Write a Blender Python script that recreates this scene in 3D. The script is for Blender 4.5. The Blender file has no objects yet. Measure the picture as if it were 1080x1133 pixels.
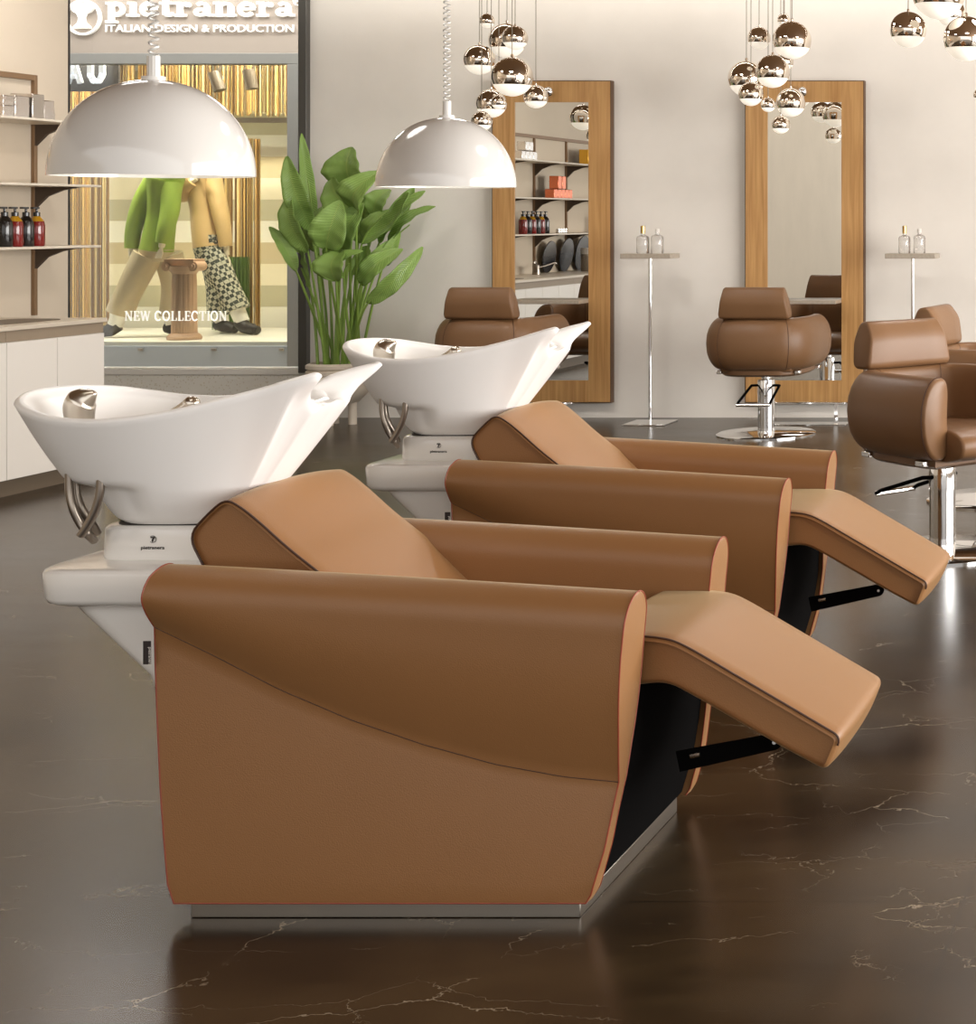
import bpy, math, random
from mathutils import Vector, Matrix, Euler
random.seed(7)
PI = math.pi
S = bpy.context.scene
COL = S.collection

# ------------------------------------------------------------------ camera figures
F, VX, VY, H = 1900.0, 1350.0, 240.0, 1.33      # focal length (px), principal point (px), eye height (m)
def P(px, py, d):
    """point seen at (px, py) lying d metres into the room"""
    return Vector(((px - VX) * d / F, d, H - (py - VY) * d / F))

cam = bpy.data.cameras.new('camera'); co = bpy.data.objects.new('camera', cam); COL.objects.link(co)
co.location = (0, 0, H); co.rotation_euler = (PI / 2, 0, 0)
cam.sensor_fit = 'HORIZONTAL'; cam.sensor_width = 36; cam.lens = F / 1080 * 36
cam.shift_x = -(VX - 540) / 1080; cam.shift_y = -(566.5 - VY) / 1080
cam.clip_end = 100
S.camera = co

# ------------------------------------------------------------------ materials
def srgb(*c):
    return tuple((v / 255 / 12.92 if v / 255 <= .04045 else ((v / 255 + .055) / 1.055) ** 2.4) for v in c) + (1,)
def nm(name):
    m = bpy.data.materials.new(name); m.use_nodes = True
    nt = m.node_tree; b = nt.nodes['Principled BSDF']
    return m, nt, b
def N(nt, t, **kw):
    n = nt.nodes.new(t)
    for k, v in kw.items():
        if k in n.inputs: n.inputs[k].default_value = v
        else: setattr(n, k, v)
    return n
def mat(name, col, rough=.5, metal=0, coat=0, bump=0, bscale=200, vary=0, emit=None, estr=0, trans=0, spec=None, vscale=6):
    m, nt, b = nm(name)
    b.inputs['Base Color'].default_value = col
    b.inputs['Roughness'].default_value = rough
    b.inputs['Metallic'].default_value = metal
    b.inputs['Coat Weight'].default_value = coat
    b.inputs['Coat Roughness'].default_value = .04
    if spec is not None: b.inputs['Specular IOR Level'].default_value = spec
    if trans: b.inputs['Transmission Weight'].default_value = trans
    if emit: b.inputs['Emission Color'].default_value = emit; b.inputs['Emission Strength'].default_value = estr
    L = nt.links
    tc = N(nt, 'ShaderNodeTexCoord')
    if vary:
        n = N(nt, 'ShaderNodeTexNoise', Scale=vscale, Detail=4)
        L.new(tc.outputs['Object'], n.inputs['Vector'])
        h = N(nt, 'ShaderNodeHueSaturation', Color=col)
        mr = N(nt, 'ShaderNodeMapRange'); mr.inputs[3].default_value = 1 - vary; mr.inputs[4].default_value = 1 + vary
        L.new(n.outputs[0], mr.inputs[0]); L.new(mr.outputs[0], h.inputs['Value']); L.new(h.outputs[0], b.inputs['Base Color'])
    if bump:
        n2 = N(nt, 'ShaderNodeTexNoise', Scale=bscale, Detail=3)
        L.new(tc.outputs['Object'], n2.inputs['Vector'])
        bp = N(nt, 'ShaderNodeBump', Strength=bump, Distance=.002)
        L.new(n2.outputs[0], bp.inputs['Height']); L.new(bp.outputs[0], b.inputs['Normal'])
    return m
def wood_mat(name, c1, c2, axis='Z'):
    m, nt, b = nm(name); L = nt.links
    tc = N(nt, 'ShaderNodeTexCoord'); mp = N(nt, 'ShaderNodeMapping')
    s = {'Z': (22, 22, .8), 'X': (.8, 22, 22)}[axis]; mp.inputs['Scale'].default_value = s
    L.new(tc.outputs['Object'], mp.inputs[0])
    n = N(nt, 'ShaderNodeTexNoise', Scale=2.2, Detail=7, Distortion=.6); L.new(mp.outputs[0], n.inputs['Vector'])
    r = N(nt, 'ShaderNodeValToRGB'); r.color_ramp.elements[0].position = .3; r.color_ramp.elements[1].position = .7
    r.color_ramp.elements[0].color = c1; r.color_ramp.elements[1].color = c2
    L.new(n.outputs[0], r.inputs[0]); L.new(r.outputs[0], b.inputs['Base Color'])
    b.inputs['Roughness'].default_value = .45
    return m
M = {}
M['leather'] = mat('tan_leather', srgb(142, 100, 61), .42, bump=.25, bscale=420, vary=.05, spec=.45)
M['leather_brown'] = mat('brown_leather', srgb(122, 89, 60), .40, bump=.2, bscale=420, vary=.05, spec=.4)
_b = M['leather'].node_tree.nodes['Principled BSDF']; _b.inputs['Sheen Weight'].default_value = .22; _b.inputs['Sheen Roughness'].default_value = .35; _b.inputs['Sheen Tint'].default_value = (1, .9, .55, 1)
M['piping_red'] = mat('red_piping', srgb(140, 62, 38), .5)
M['piping_dark'] = mat('dark_piping', srgb(66, 38, 22), .5)
M['ceramic'] = mat('white_ceramic', srgb(248, 247, 245), .3, coat=.12)
M['plastic_white'] = mat('white_lacquer', srgb(240, 238, 234), .16, coat=.5)
M['enamel'] = mat('white_enamel', srgb(224, 222, 218), .14, coat=.7)
M['chrome'] = mat('chrome', (.86, .86, .86, 1), .06, 1)
M['satin'] = mat('satin_nickel', (.62, .57, .50, 1), .24, 1)
M['steel'] = mat('brushed_steel', (.42, .38, .33, 1), .30, 1, bump=.05, bscale=90)
M['hose'] = mat('metal_hose', (.30, .26, .22, 1), .28, 1)
M['black'] = mat('black_metal', srgb(8, 7, 7), .85, spec=.04)
M['black_gloss'] = mat('black_bottle', srgb(20, 15, 14), .18, coat=.4)
M['amber'] = mat('red_amber_glass', srgb(120, 18, 16), .12, coat=.5)
M['yellowglass'] = mat('yellow_glass', srgb(190, 140, 30), .12, coat=.4)
M['mirror'] = mat('mirror_glass', (.78, .79, .78, 1), .0, 1)
M['wood'] = wood_mat('oak', srgb(178, 130, 76), srgb(208, 162, 104))
M['woodh'] = wood_mat('oak_cross', srgb(166, 120, 70), srgb(198, 152, 98), 'X')
M['dark_edge'] = mat('dark_edge', srgb(92, 66, 44), .5)
M['bronze'] = mat('bronze_profile', srgb(134, 106, 78), .45, .2)
M['dark_bronze'] = mat('dark_bracket', srgb(74, 60, 48), .5, .2)
M['shelf'] = mat('pale_shelf', srgb(214, 203, 186), .35)
M['cabinet'] = mat('cabinet_white', srgb(232, 226, 217), .35)
M['taupe'] = mat('taupe_channel', srgb(150, 134, 114), .45)
M['stone'] = mat('counter_stone', srgb(206, 194, 176), .3, vary=.06)
M['toekick'] = mat('toe_kick', srgb(105, 92, 76), .5)
M['marble'] = mat('grey_marble', srgb(176, 164, 148), .3, vary=.25, vscale=60)
M['pot'] = mat('cream_clay', srgb(226, 214, 196), .6, vary=.04)
M['soil'] = mat('potting_soil', srgb(60, 46, 34), .9)
M['stem'] = mat('green_stem', srgb(138, 168, 76), .45, vary=.15)
M['frame_grey'] = mat('window_frame_grey', srgb(92, 90, 86), .4, .3)
M['frame_black'] = mat('window_frame_black', srgb(24, 21, 19), .4)
M['shop_grey'] = mat('shopfront_grey', srgb(168, 173, 176), .4)
M['frame_shop'] = mat('shop_frame_grey', srgb(128, 127, 124), .45)
M['fascia'] = mat('fascia_plaster', srgb(158, 146, 136), .6, vary=.05)
M['sign_white'] = mat('sign_white', srgb(250, 248, 244), .4, emit=(1, .97, .92, 1), estr=.3)
M['neon'] = mat('neon_letters', (1, 1, 1, 1), .4, emit=(.8, .86, 1, 1), estr=.3)
M['print_dark'] = mat('dark_print', srgb(46, 40, 38), .5)
M['print_white'] = mat('white_print', srgb(230, 224, 216), .5)
M['tag'] = mat('tag_fabric', srgb(40, 30, 28), .7)
M['silver'] = mat('silver_foil', (.74, .70, .66, 1), .25, 1, bump=.5, bscale=20)
M['copper'] = mat('copper_foil', srgb(226, 132, 98), .25, 1)
M['gold'] = mat('gold_foil', srgb(226, 176, 74), .28, 1)
M['frost'] = mat('frosted_diffuser', (1, .96, .9, 1), .3, emit=(1, .90, .74, 1), estr=.5)
M['pearl'] = mat('mirror_chrome_tint', (.80, .72, .63, 1), .03, 1)
M['bulb'] = mat('bulb', (1, 1, 1, 1), .3, emit=(1, .93, .82, 1), estr=9)
M['panel_light'] = mat('ceiling_light_diffuser', (1, 1, 1, 1), .4, emit=(1, .96, .90, 1), estr=4.4)
M['panel_bright'] = mat('bright_light_diffuser', (1, 1, 1, 1), .4, emit=(1, .96, .91, 1), estr=19)
M['mannequin'] = mat('mannequin_cream', srgb(238, 226, 200), .4)
M['sweater'] = mat('green_knit', srgb(150, 176, 62), .85, bump=.4, bscale=60, vary=.2)
M['trouser'] = mat('beige_cloth', srgb(196, 178, 144), .8, vary=.08)
M['bodice'] = mat('gold_satin', srgb(206, 172, 116), .4, bump=.6, bscale=14, vary=.15)
M['column'] = mat('pink_plaster', srgb(206, 168, 136), .6, vary=.06)
M['sock'] = mat('white_knit', srgb(246, 242, 232), .7)
M['shoe'] = mat('dark_shoe', srgb(52, 46, 42), .5)
M['display'] = mat('display_floor', srgb(240, 236, 222), .4)

def glass_mat(name, col=(1, 1, 1, 1), rough=0, fac=.12):
    m, nt, b = nm(name); nt.nodes.remove(b); L = nt.links
    out = nt.nodes['Material Output']
    t = N(nt, 'ShaderNodeBsdfTransparent'); t.inputs[0].default_value = col
    g = N(nt, 'ShaderNodeBsdfGlossy'); g.inputs[1].default_value = rough
    fr = N(nt, 'ShaderNodeFresnel', IOR=1.45)
    mx = N(nt, 'ShaderNodeMixShader'); L.new(fr.outputs[0], mx.inputs[0]); L.new(t.outputs[0], mx.inputs[1]); L.new(g.outputs[0], mx.inputs[2])
    L.new(mx.outputs[0], out.inputs[0]); return m
M['glass'] = glass_mat('window_glass', (.97, .98, .97, 1))
M['bottleglass'] = mat('clear_bottle', srgb(255, 253, 250), .06, trans=.8, coat=.3)

def plaster(name, c):
    m, nt, b = nm(name); L = nt.links
    tc = N(nt, 'ShaderNodeTexCoord')
    n = N(nt, 'ShaderNodeTexNoise', Scale=1.3, Detail=6, Roughness=.6); L.new(tc.outputs['Object'], n.inputs['Vector'])
    h = N(nt, 'ShaderNodeHueSaturation', Color=c); mr = N(nt, 'ShaderNodeMapRange')
    mr.inputs[1].default_value = .3; mr.inputs[2].default_value = .7; mr.inputs[3].default_value = .95; mr.inputs[4].default_value = 1.04
    L.new(n.outputs[0], mr.inputs[0]); L.new(mr.outputs[0], h.inputs['Value']); L.new(h.outputs[0], b.inputs['Base Color'])
    n2 = N(nt, 'ShaderNodeTexNoise', Scale=120, Detail=3); L.new(tc.outputs['Object'], n2.inputs['Vector'])
    bp = N(nt, 'ShaderNodeBump', Strength=.12, Distance=.002); L.new(n2.outputs[0], bp.inputs['Height']); L.new(bp.outputs[0], b.inputs['Normal'])
    b.inputs['Roughness'].default_value = .8
    return m
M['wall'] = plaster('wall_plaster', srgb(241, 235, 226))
M['wall_shaded'] = plaster('wall_plaster_shaded', srgb(206, 192, 172))  # cream plaster with the left wall's shade mixed into the colour
M['ceiling'] = mat('ceiling_brown', srgb(150, 118, 86), .8)
M['sill'] = mat('sill_white', srgb(246, 242, 234), .4)

def floor_mat():
    m, nt, b = nm('brown_marble_floor'); L = nt.links
    tc = N(nt, 'ShaderNodeTexCoord')
    big = N(nt, 'ShaderNodeTexNoise', Scale=.9, Detail=8, Roughness=.62, Distortion=.5)
    mp = N(nt, 'ShaderNodeMapping'); mp.inputs['Scale'].default_value = (1, 2.2, 1); mp.inputs['Rotation'].default_value = (0, 0, .35)
    L.new(tc.outputs['Object'], mp.inputs[0]); L.new(mp.outputs[0], big.inputs['Vector'])
    r = N(nt, 'ShaderNodeValToRGB'); r.color_ramp.elements[0].position = .36; r.color_ramp.elements[1].position = .66
    r.color_ramp.elements[0].color = srgb(34, 24, 14); r.color_ramp.elements[1].color = srgb(72, 57, 37)
    L.new(big.outputs[0], r.inputs[0])
    # veins: distorted cell edges, broken up by noise
    dn = N(nt, 'ShaderNodeTexNoise', Scale=2.5, Detail=6, Roughness=.7); L.new(tc.outputs['Object'], dn.inputs['Vector'])
    va = N(nt, 'ShaderNodeVectorMath', operation='MULTIPLY_ADD'); va.inputs[1].default_value = (.34, .34, .34)
    L.new(dn.outputs[1], va.inputs[0]); L.new(mp.outputs[0], va.inputs[2])
    vo = N(nt, 'ShaderNodeTexVoronoi', feature='DISTANCE_TO_EDGE', Scale=1.05); L.new(va.outputs[0], vo.inputs['Vector'])
    lt = N(nt, 'ShaderNodeMapRange'); lt.inputs[1].default_value = 0; lt.inputs[2].default_value = .0034; lt.inputs[3].default_value = 1; lt.inputs[4].default_value = 0
    L.new(vo.outputs['Distance'], lt.inputs[0])
    br = N(nt, 'ShaderNodeTexNoise', Scale=5, Detail=5); L.new(tc.outputs['Object'], br.inputs['Vector'])
    bm_ = N(nt, 'ShaderNodeMapRange'); bm_.inputs[1].default_value = .45; bm_.inputs[2].default_value = .62; L.new(br.outputs[0], bm_.inputs[0])
    mp2 = N(nt, 'ShaderNodeMapping'); mp2.inputs['Scale'].default_value = (1.3, 2.6, 1); mp2.inputs['Rotation'].default_value = (0, 0, -.5); L.new(tc.outputs['Object'], mp2.inputs[0])
    va2 = N(nt, 'ShaderNodeVectorMath', operation='MULTIPLY_ADD'); va2.inputs[1].default_value = (.5, .5, .5); L.new(dn.outputs[1], va2.inputs[0]); L.new(mp2.outputs[0], va2.inputs[2])
    vo2 = N(nt, 'ShaderNodeTexVoronoi', feature='DISTANCE_TO_EDGE', Scale=1.3); L.new(va2.outputs[0], vo2.inputs['Vector'])
    lt2 = N(nt, 'ShaderNodeMapRange'); lt2.inputs[1].default_value = 0; lt2.inputs[2].default_value = .0032; lt2.inputs[3].default_value = .7; lt2.inputs[4].default_value = 0
    L.new(vo2.outputs['Distance'], lt2.inputs[0])
    lmx = N(nt, 'ShaderNodeMath', operation='MAXIMUM'); L.new(lt.outputs[0], lmx.inputs[0]); L.new(lt2.outputs[0], lmx.inputs[1])
    mu = N(nt, 'ShaderNodeMath', operation='MULTIPLY'); L.new(lmx.outputs[0], mu.inputs[0]); L.new(bm_.outputs[0], mu.inputs[1])
    mx = N(nt, 'ShaderNodeMix', data_type='RGBA'); mx.inputs[7].default_value = srgb(150, 138, 118)
    L.new(mu.outputs[0], mx.inputs[0]); L.new(r.outputs[0], mx.inputs[6])
    # tile joints every metre
    sx = N(nt, 'ShaderNodeSeparateXYZ'); L.new(tc.outputs['Object'], sx.inputs[0])
    def joint(out, period, off):
        a = N(nt, 'ShaderNodeMath', operation='ADD'); a.inputs[1].default_value = off; L.new(out, a.inputs[0])
        d = N(nt, 'ShaderNodeMath', operation='DIVIDE'); d.inputs[1].default_value = period; L.new(a.outputs[0], d.inputs[0])
        f = N(nt, 'ShaderNodeMath', operation='FRACT'); L.new(d.outputs[0], f.inputs[0])
        c = N(nt, 'ShaderNodeMath', operation='LESS_THAN'); c.inputs[1].default_value = .0035 / period; L.new(f.outputs[0], c.inputs[0])
        return c
    jy = joint(sx.outputs[1], 1.0, 20 - .334); jx = joint(sx.outputs[0], 2.0, 20.5)
    jm = N(nt, 'ShaderNodeMath', operation='MAXIMUM'); L.new(jy.outputs[0], jm.inputs[0]); L.new(jx.outputs[0], jm.inputs[1])
    js = N(nt, 'ShaderNodeMath', operation='MULTIPLY'); js.inputs[1].default_value = .8; L.new(jm.outputs[0], js.inputs[0])
    m2 = N(nt, 'ShaderNodeMix', data_type='RGBA'); m2.inputs[7].default_value = srgb(10, 8, 6)
    L.new(js.outputs[0], m2.inputs[0]); L.new(mx.outputs[2], m2.inputs[6]); L.new(m2.outputs[2], b.inputs['Base Color'])
    rr = N(nt, 'ShaderNodeMapRange'); rr.inputs[3].default_value = .19; rr.inputs[4].default_value = .32; L.new(big.outputs[0], rr.inputs[0])
    L.new(rr.outputs[0], b.inputs['Roughness'])
    b.inputs['Specular IOR Level'].default_value = .42
    return m
M['floor'] = floor_mat()

def stripe_mat():
    m, nt, b = nm('striped_display_wall'); L = nt.links
    tc = N(nt, 'ShaderNodeTexCoord'); sx = N(nt, 'ShaderNodeSeparateXYZ'); L.new(tc.outputs['Object'], sx.inputs[0])
    d = N(nt, 'ShaderNodeMath', operation='DIVIDE'); d.inputs[1].default_value = .74; L.new(sx.outputs[2], d.inputs[0])
    f = N(nt, 'ShaderNodeMath', operation='FRACT'); L.new(d.outputs[0], f.inputs[0])
    r = N(nt, 'ShaderNodeValToRGB'); r.color_ramp.interpolation = 'CONSTANT'
    e = r.color_ramp.elements; e[0].color = srgb(240, 228, 192); e[1].position = .25; e[1].color = srgb(206, 188, 146)
    a = e.new(.5); a.color = srgb(244, 238, 214); a = e.new(.75); a.color = srgb(196, 188, 152)
    L.new(f.outputs[0], r.inputs[0]); L.new(r.outputs[0], b.inputs['Base Color']); b.inputs['Roughness'].default_value = .7
    return m
M['stripes'] = stripe_mat()
def strand_mat(name, cols):
    m, nt, b = nm(name); L = nt.links
    g = N(nt, 'ShaderNodeNewGeometry'); r = N(nt, 'ShaderNodeValToRGB'); e = r.color_ramp.elements
    e[0].color = cols[0]; e[1].color = cols[-1]
    for i, c in enumerate(cols[1:-1]):
        a = e.new((i + 1) / (len(cols) - 1)); a.color = c
    L.new(g.outputs['Random Per Island'], r.inputs[0]); L.new(r.outputs[0], b.inputs['Base Color']); b.inputs['Roughness'].default_value = .35
    b.inputs['Metallic'].default_value = .3
    return m
M['strands'] = strand_mat('gold_strands', [srgb(74, 50, 24), srgb(168, 122, 56), srgb(222, 184, 110), srgb(110, 78, 36), srgb(238, 214, 150)])
M['strands_green'] = strand_mat('green_strands', [srgb(40, 62, 22), srgb(96, 128, 48), srgb(66, 92, 34)])
def check_mat():
    m, nt, b = nm('houndstooth'); L = nt.links
    tc = N(nt, 'ShaderNodeTexCoord'); mp = N(nt, 'ShaderNodeMapping'); mp.inputs['Rotation'].default_value = (0, .6, 0)
    L.new(tc.outputs['Object'], mp.inputs[0])
    c = N(nt, 'ShaderNodeTexChecker', Scale=34); c.inputs[1].default_value = srgb(52, 60, 50); c.inputs[2].default_value = srgb(196, 192, 168)
    L.new(mp.outputs[0], c.inputs[0]); L.new(c.outputs[0], b.inputs['Base Color']); b.inputs['Roughness'].default_value = .8
    return m
M['check'] = check_mat()
def leaf_mat():
    m, nt, b = nm('strelitzia_leaf'); L = nt.links
    uv = N(nt, 'ShaderNodeUVMap'); sx = N(nt, 'ShaderNodeSeparateXYZ'); L.new(uv.outputs[0], sx.inputs[0])
    # side veins + pale midrib
    w = N(nt, 'ShaderNodeMath', operation='MULTIPLY'); w.inputs[1].default_value = 240; L.new(sx.outputs[1], w.inputs[0])
    s = N(nt, 'ShaderNodeMath', operation='SINE'); L.new(w.outputs[0], s.inputs[0])
    oi = N(nt, 'ShaderNodeObjectInfo'); n = N(nt, 'ShaderNodeTexNoise', Scale=9, Detail=3)
    tc = N(nt, 'ShaderNodeTexCoord'); L.new(tc.outputs['Object'], n.inputs['Vector'])
    g = N(nt, 'ShaderNodeNewGeometry')
    a = N(nt, 'ShaderNodeMath', operation='ADD'); L.new(g.outputs['Random Per Island'], a.inputs[0]); L.new(n.outputs[0], a.inputs[1])
    r = N(nt, 'ShaderNodeValToRGB'); r.color_ramp.elements[0].position = .35; r.color_ramp.elements[1].position = 1.5
    r.color_ramp.elements[0].color = srgb(34, 70, 26); r.color_ramp.elements[1].color = srgb(140, 172, 88)
    L.new(a.outputs[0], r.inputs[0])
    c = N(nt, 'ShaderNodeMath', operation='SUBTRACT'); c.inputs[1].default_value = .5; L.new(sx.outputs[0], c.inputs[0])
    ab = N(nt, 'ShaderNodeMath', operation='ABSOLUTE'); L.new(c.outputs[0], ab.inputs[0])
    lt = N(nt, 'ShaderNodeMath', operation='LESS_THAN'); lt.inputs[1].default_value = .02; L.new(ab.outputs[0], lt.inputs[0])
    mx = N(nt, 'ShaderNodeMix', data_type='RGBA'); mx.inputs[7].default_value = srgb(150, 176, 92)
    L.new(lt.outputs[0], mx.inputs[0]); L.new(r.outputs[0], mx.inputs[6]); L.new(mx.outputs[2], b.inputs['Base Color'])
    bp = N(nt, 'ShaderNodeBump', Strength=.35, Distance=.004); L.new(s.outputs[0], bp.inputs['Height']); L.new(bp.outputs[0], b.inputs['Normal'])
    b.inputs['Roughness'].default_value = .26; b.inputs['Transmission Weight'].default_value = 0
    return m
M['leaf'] = leaf_mat()
def ombre_mat():
    m, nt, b = nm('ink_ombre'); L = nt.links
    tc = N(nt, 'ShaderNodeTexCoord'); sx = N(nt, 'ShaderNodeSeparateXYZ'); L.new(tc.outputs['Generated'], sx.inputs[0])
    r = N(nt, 'ShaderNodeValToRGB'); r.color_ramp.elements[0].position = .35; r.color_ramp.elements[1].position = .95
    r.color_ramp.elements[0].color = srgb(18, 22, 30); r.color_ramp.elements[1].color = srgb(120, 118, 116)
    L.new(sx.outputs[2], r.inputs[0]); L.new(r.outputs[0], b.inputs['Base Color']); b.inputs['Roughness'].default_value = .2
    return m
M['ombre'] = ombre_mat()

# ------------------------------------------------------------------ mesh helpers
class MB:
    def __init__(s): s.v = []; s.f = []; s.uv = None
    def add(s, vs, fs):
        o = len(s.v); s.v += [Vector(v) for v in vs]; s.f += [tuple(i + o for i in f) for f in fs]; return s
    def box(s, c, d, rot=None):
        x, y, z = d[0] / 2, d[1] / 2, d[2] / 2
        vs = [Vector((a, b, e)) for a in (-x, x) for b in (-y, y) for e in (-z, z)]
        if rot: R = Euler(rot).to_matrix(); vs = [R @ v for v in vs]
        return s.add([v + Vector(c) for v in vs], [(0, 1, 3, 2), (4, 6, 7, 5), (0, 4, 5, 1), (2, 3, 7, 6), (0, 2, 6, 4), (1, 5, 7, 3)])
    def bb(s, x0, x1, y0, y1, z0, z1):
        return s.box(((x0 + x1) / 2, (y0 + y1) / 2, (z0 + z1) / 2), (x1 - x0, y1 - y0, z1 - z0))
    def rings(s, rings, closed=True, cap=True):
        n = len(rings[0]); vs = [v for r in rings for v in r]; fs = []
        for i in range(len(rings) - 1):
            for j in range(n if closed else n - 1):
                k = (j + 1) % n
                fs.append((i * n + j, i * n + k, (i + 1) * n + k, (i + 1) * n + j))
        if cap:
            fs.append(tuple(range(n - 1, -1, -1))); fs.append(tuple((len(rings) - 1) * n + j for j in range(n)))
        return s.add(vs, fs)
    def tube(s, pts, r, seg=8, closed=False, flat=1.0):
        pts = [Vector(p) for p in pts]; n = len(pts); rs = r if isinstance(r, (list, tuple)) else [r] * n
        rg = []; prev = None
        for i, p in enumerate(pts):
            if closed: t = pts[(i + 1) % n] - pts[i - 1]
            else: t = pts[min(i + 1, n - 1)] - pts[max(i - 1, 0)]
            if t.length < 1e-9: t = Vector((0, 0, 1))
            t.normalize()
            if prev is None:
                a = Vector((0, 0, 1)) if abs(t.z) < .9 else Vector((1, 0, 0))
                u = t.cross(a).normalized()
            else:
                u = (prev - t * prev.dot(t))
                u = u.normalized() if u.length > 1e-6 else t.orthogonal().normalized()
            prev = u; w = t.cross(u)
            rg.append([p + (u * math.cos(2 * PI * k / seg) + w * math.sin(2 * PI * k / seg) * flat) * rs[i] for k in range(seg)])
        if closed: rg.append(rg[0]); return s.rings(rg, cap=False)
        return s.rings(rg)
    def lathe(s, prof, c=(0, 0, 0), seg=40, cap=True):
        c = Vector(c)
        return s.rings([[c + Vector((r * math.cos(2 * PI * k / seg), r * math.sin(2 * PI * k / seg), z)) for k in range(seg)] for r, z in prof], cap=cap)
    def cyl(s, c, r, h, seg=24): return s.lathe([(r, 0), (r, h)], c, seg)
    def sphere(s, c, r, seg=24, nr=14):
        return s.lathe([(max(1e-4, r * math.sin(PI * i / nr)), -r * math.cos(PI * i / nr)) for i in range(nr + 1)], c, seg)
    def prism(s, poly, a, b, f):
        """poly 2d, f(u,v,w)->3d, extruded from w=a to w=b"""
        return s.rings([[Vector(f(u, v, a)) for u, v in poly], [Vector(f(u, v, b)) for u, v in poly]])
    def build(s, name, m, parent=None, bevel=0, seg=2, smooth=True, ang=40, loc=None, sub=0, label=None):
        me = bpy.data.meshes.new(name); me.from_pydata([tuple(v) for v in s.v], [], s.f)
        if s.uv:
            l = me.uv_layers.new(name='UVMap')
            for lp in me.loops: l.data[lp.index].uv = s.uv[lp.vertex_index]
        import bmesh
        b = bmesh.new(); b.from_mesh(me); bmesh.ops.recalc_face_normals(b, faces=b.faces); b.to_mesh(me); b.free()
        if smooth:
            me.shade_smooth(); me.set_sharp_from_angle(angle=math.radians(ang))
        me.materials.append(M[m] if isinstance(m, str) else m)
        o = bpy.data.objects.new(name, me); COL.objects.link(o)
        if loc is not None: o.location = loc
        if parent: o.parent = parent
        if bevel:
            md = o.modifiers.new('bevel', 'BEVEL'); md.width = bevel; md.segments = seg; md.limit_method = 'ANGLE'; md.angle_limit = math.radians(35)
            md.harden_normals = False
        if sub: md = o.modifiers.new('sub', 'SUBSURF'); md.levels = sub; md.render_levels = sub
        if label: o['label'] = label
        return o
def thing(name, label, cat, loc=(0, 0, 0), rz=0, group=None):
    o = bpy.data.objects.new(name, None); COL.objects.link(o); o.location = loc; o.rotation_euler = (0, 0, rz)
    o.empty_display_size = .1
    return tag(o, label, cat, group)
def tag(o, label, cat, group=None, kind=None):
    o['label'] = label; o['category'] = cat
    if group: o['group'] = group
    if kind: o['kind'] = kind
    return o
def struct(o, label=None):
    o['kind'] = 'structure'
    if label: o['label'] = label
    return o
def dup(root, loc, rz=None, label=None, group=None):
    def cp(o, par):
        c = o.copy(); COL.objects.link(c)
        if par: c.parent = par
        for ch in kids(o): cp(ch, c)
        return c
    r = cp(root, None); r.location = loc
    if rz is not None: r.rotation_euler = (0, 0, rz)
    if label: r['label'] = label
    if group: r['group'] = group
    return r
def kids(o): return [x for x in bpy.data.objects if x.parent == o]
def catmull(pts, n, closed=False):
    pts = [Vector(p) for p in pts]; m = len(pts); out = []
    segs = m if closed else m - 1
    for i in range(segs):
        if closed: a, b, c, d = pts[i - 1], pts[i], pts[(i + 1) % m], pts[(i + 2) % m]
        else: a, b, c, d = pts[max(i - 1, 0)], pts[i], pts[i + 1], pts[min(i + 2, m - 1)]
        for k in range(n):
            t = k / n
            out.append(.5 * ((2 * b) + (c - a) * t + (2 * a - 5 * b + 4 * c - d) * t * t + (3 * b - a - 3 * c + d) * t ** 3))
    if not closed: out.append(pts[-1])
    return out
def round_poly(pts, rad, seg=5):
    out = []; n = len(pts)
    for i in range(n):
        p = Vector(pts[i]); a = Vector(pts[i - 1]) - p; b = Vector(pts[(i + 1) % n]) - p
        r = rad[i] if isinstance(rad, (list, tuple)) else rad
        r = min(r, a.length * .48, b.length * .48)
        if r <= 0: out.append(p); continue
        p0 = p + a.normalized() * r; p2 = p + b.normalized() * r
        for k in range(seg + 1):
            t = k / seg; out.append(p0 * (1 - t) ** 2 + p * 2 * t * (1 - t) + p2 * t * t)
    return out
def lerp(a, b, t): return a + (b - a) * t
def sm(t): t = max(0, min(1, t)); return t * t * (3 - 2 * t)
def interp(x, xs, ys):
    if x <= xs[0]: return ys[0]
    for i in range(len(xs) - 1):
        if x <= xs[i + 1]: return lerp(ys[i], ys[i + 1], (x - xs[i]) / (xs[i + 1] - xs[i]))
    return ys[-1]
def text(name, body, size, loc, rot, m, parent=None, ext=.002, off=0, sx=1, space=1, align='CENTER', fit=0):
    c = bpy.data.curves.new(name, 'FONT'); c.body = body; c.size = size; c.extrude = ext; c.offset = off
    c.align_x = align; c.align_y = 'BOTTOM_BASELINE'; c.space_character = space; c.resolution_u = 3
    c.materials.append(M[m]); o = bpy.data.objects.new(name, c); COL.objects.link(o)
    bpy.context.view_layer.update()
    me = bpy.data.meshes.new_from_object(o.evaluated_get(bpy.context.evaluated_depsgraph_get())); bpy.data.objects.remove(o)
    o = bpy.data.objects.new(name, me); COL.objects.link(o)
    if fit:
        xs_ = [v.co.x for v in me.vertices]; sx = fit / (max(xs_) - min(xs_))
    o.location = loc; o.rotation_euler = rot; o.scale = (sx, 1, 1)
    if parent: o.parent = parent
    return o
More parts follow.
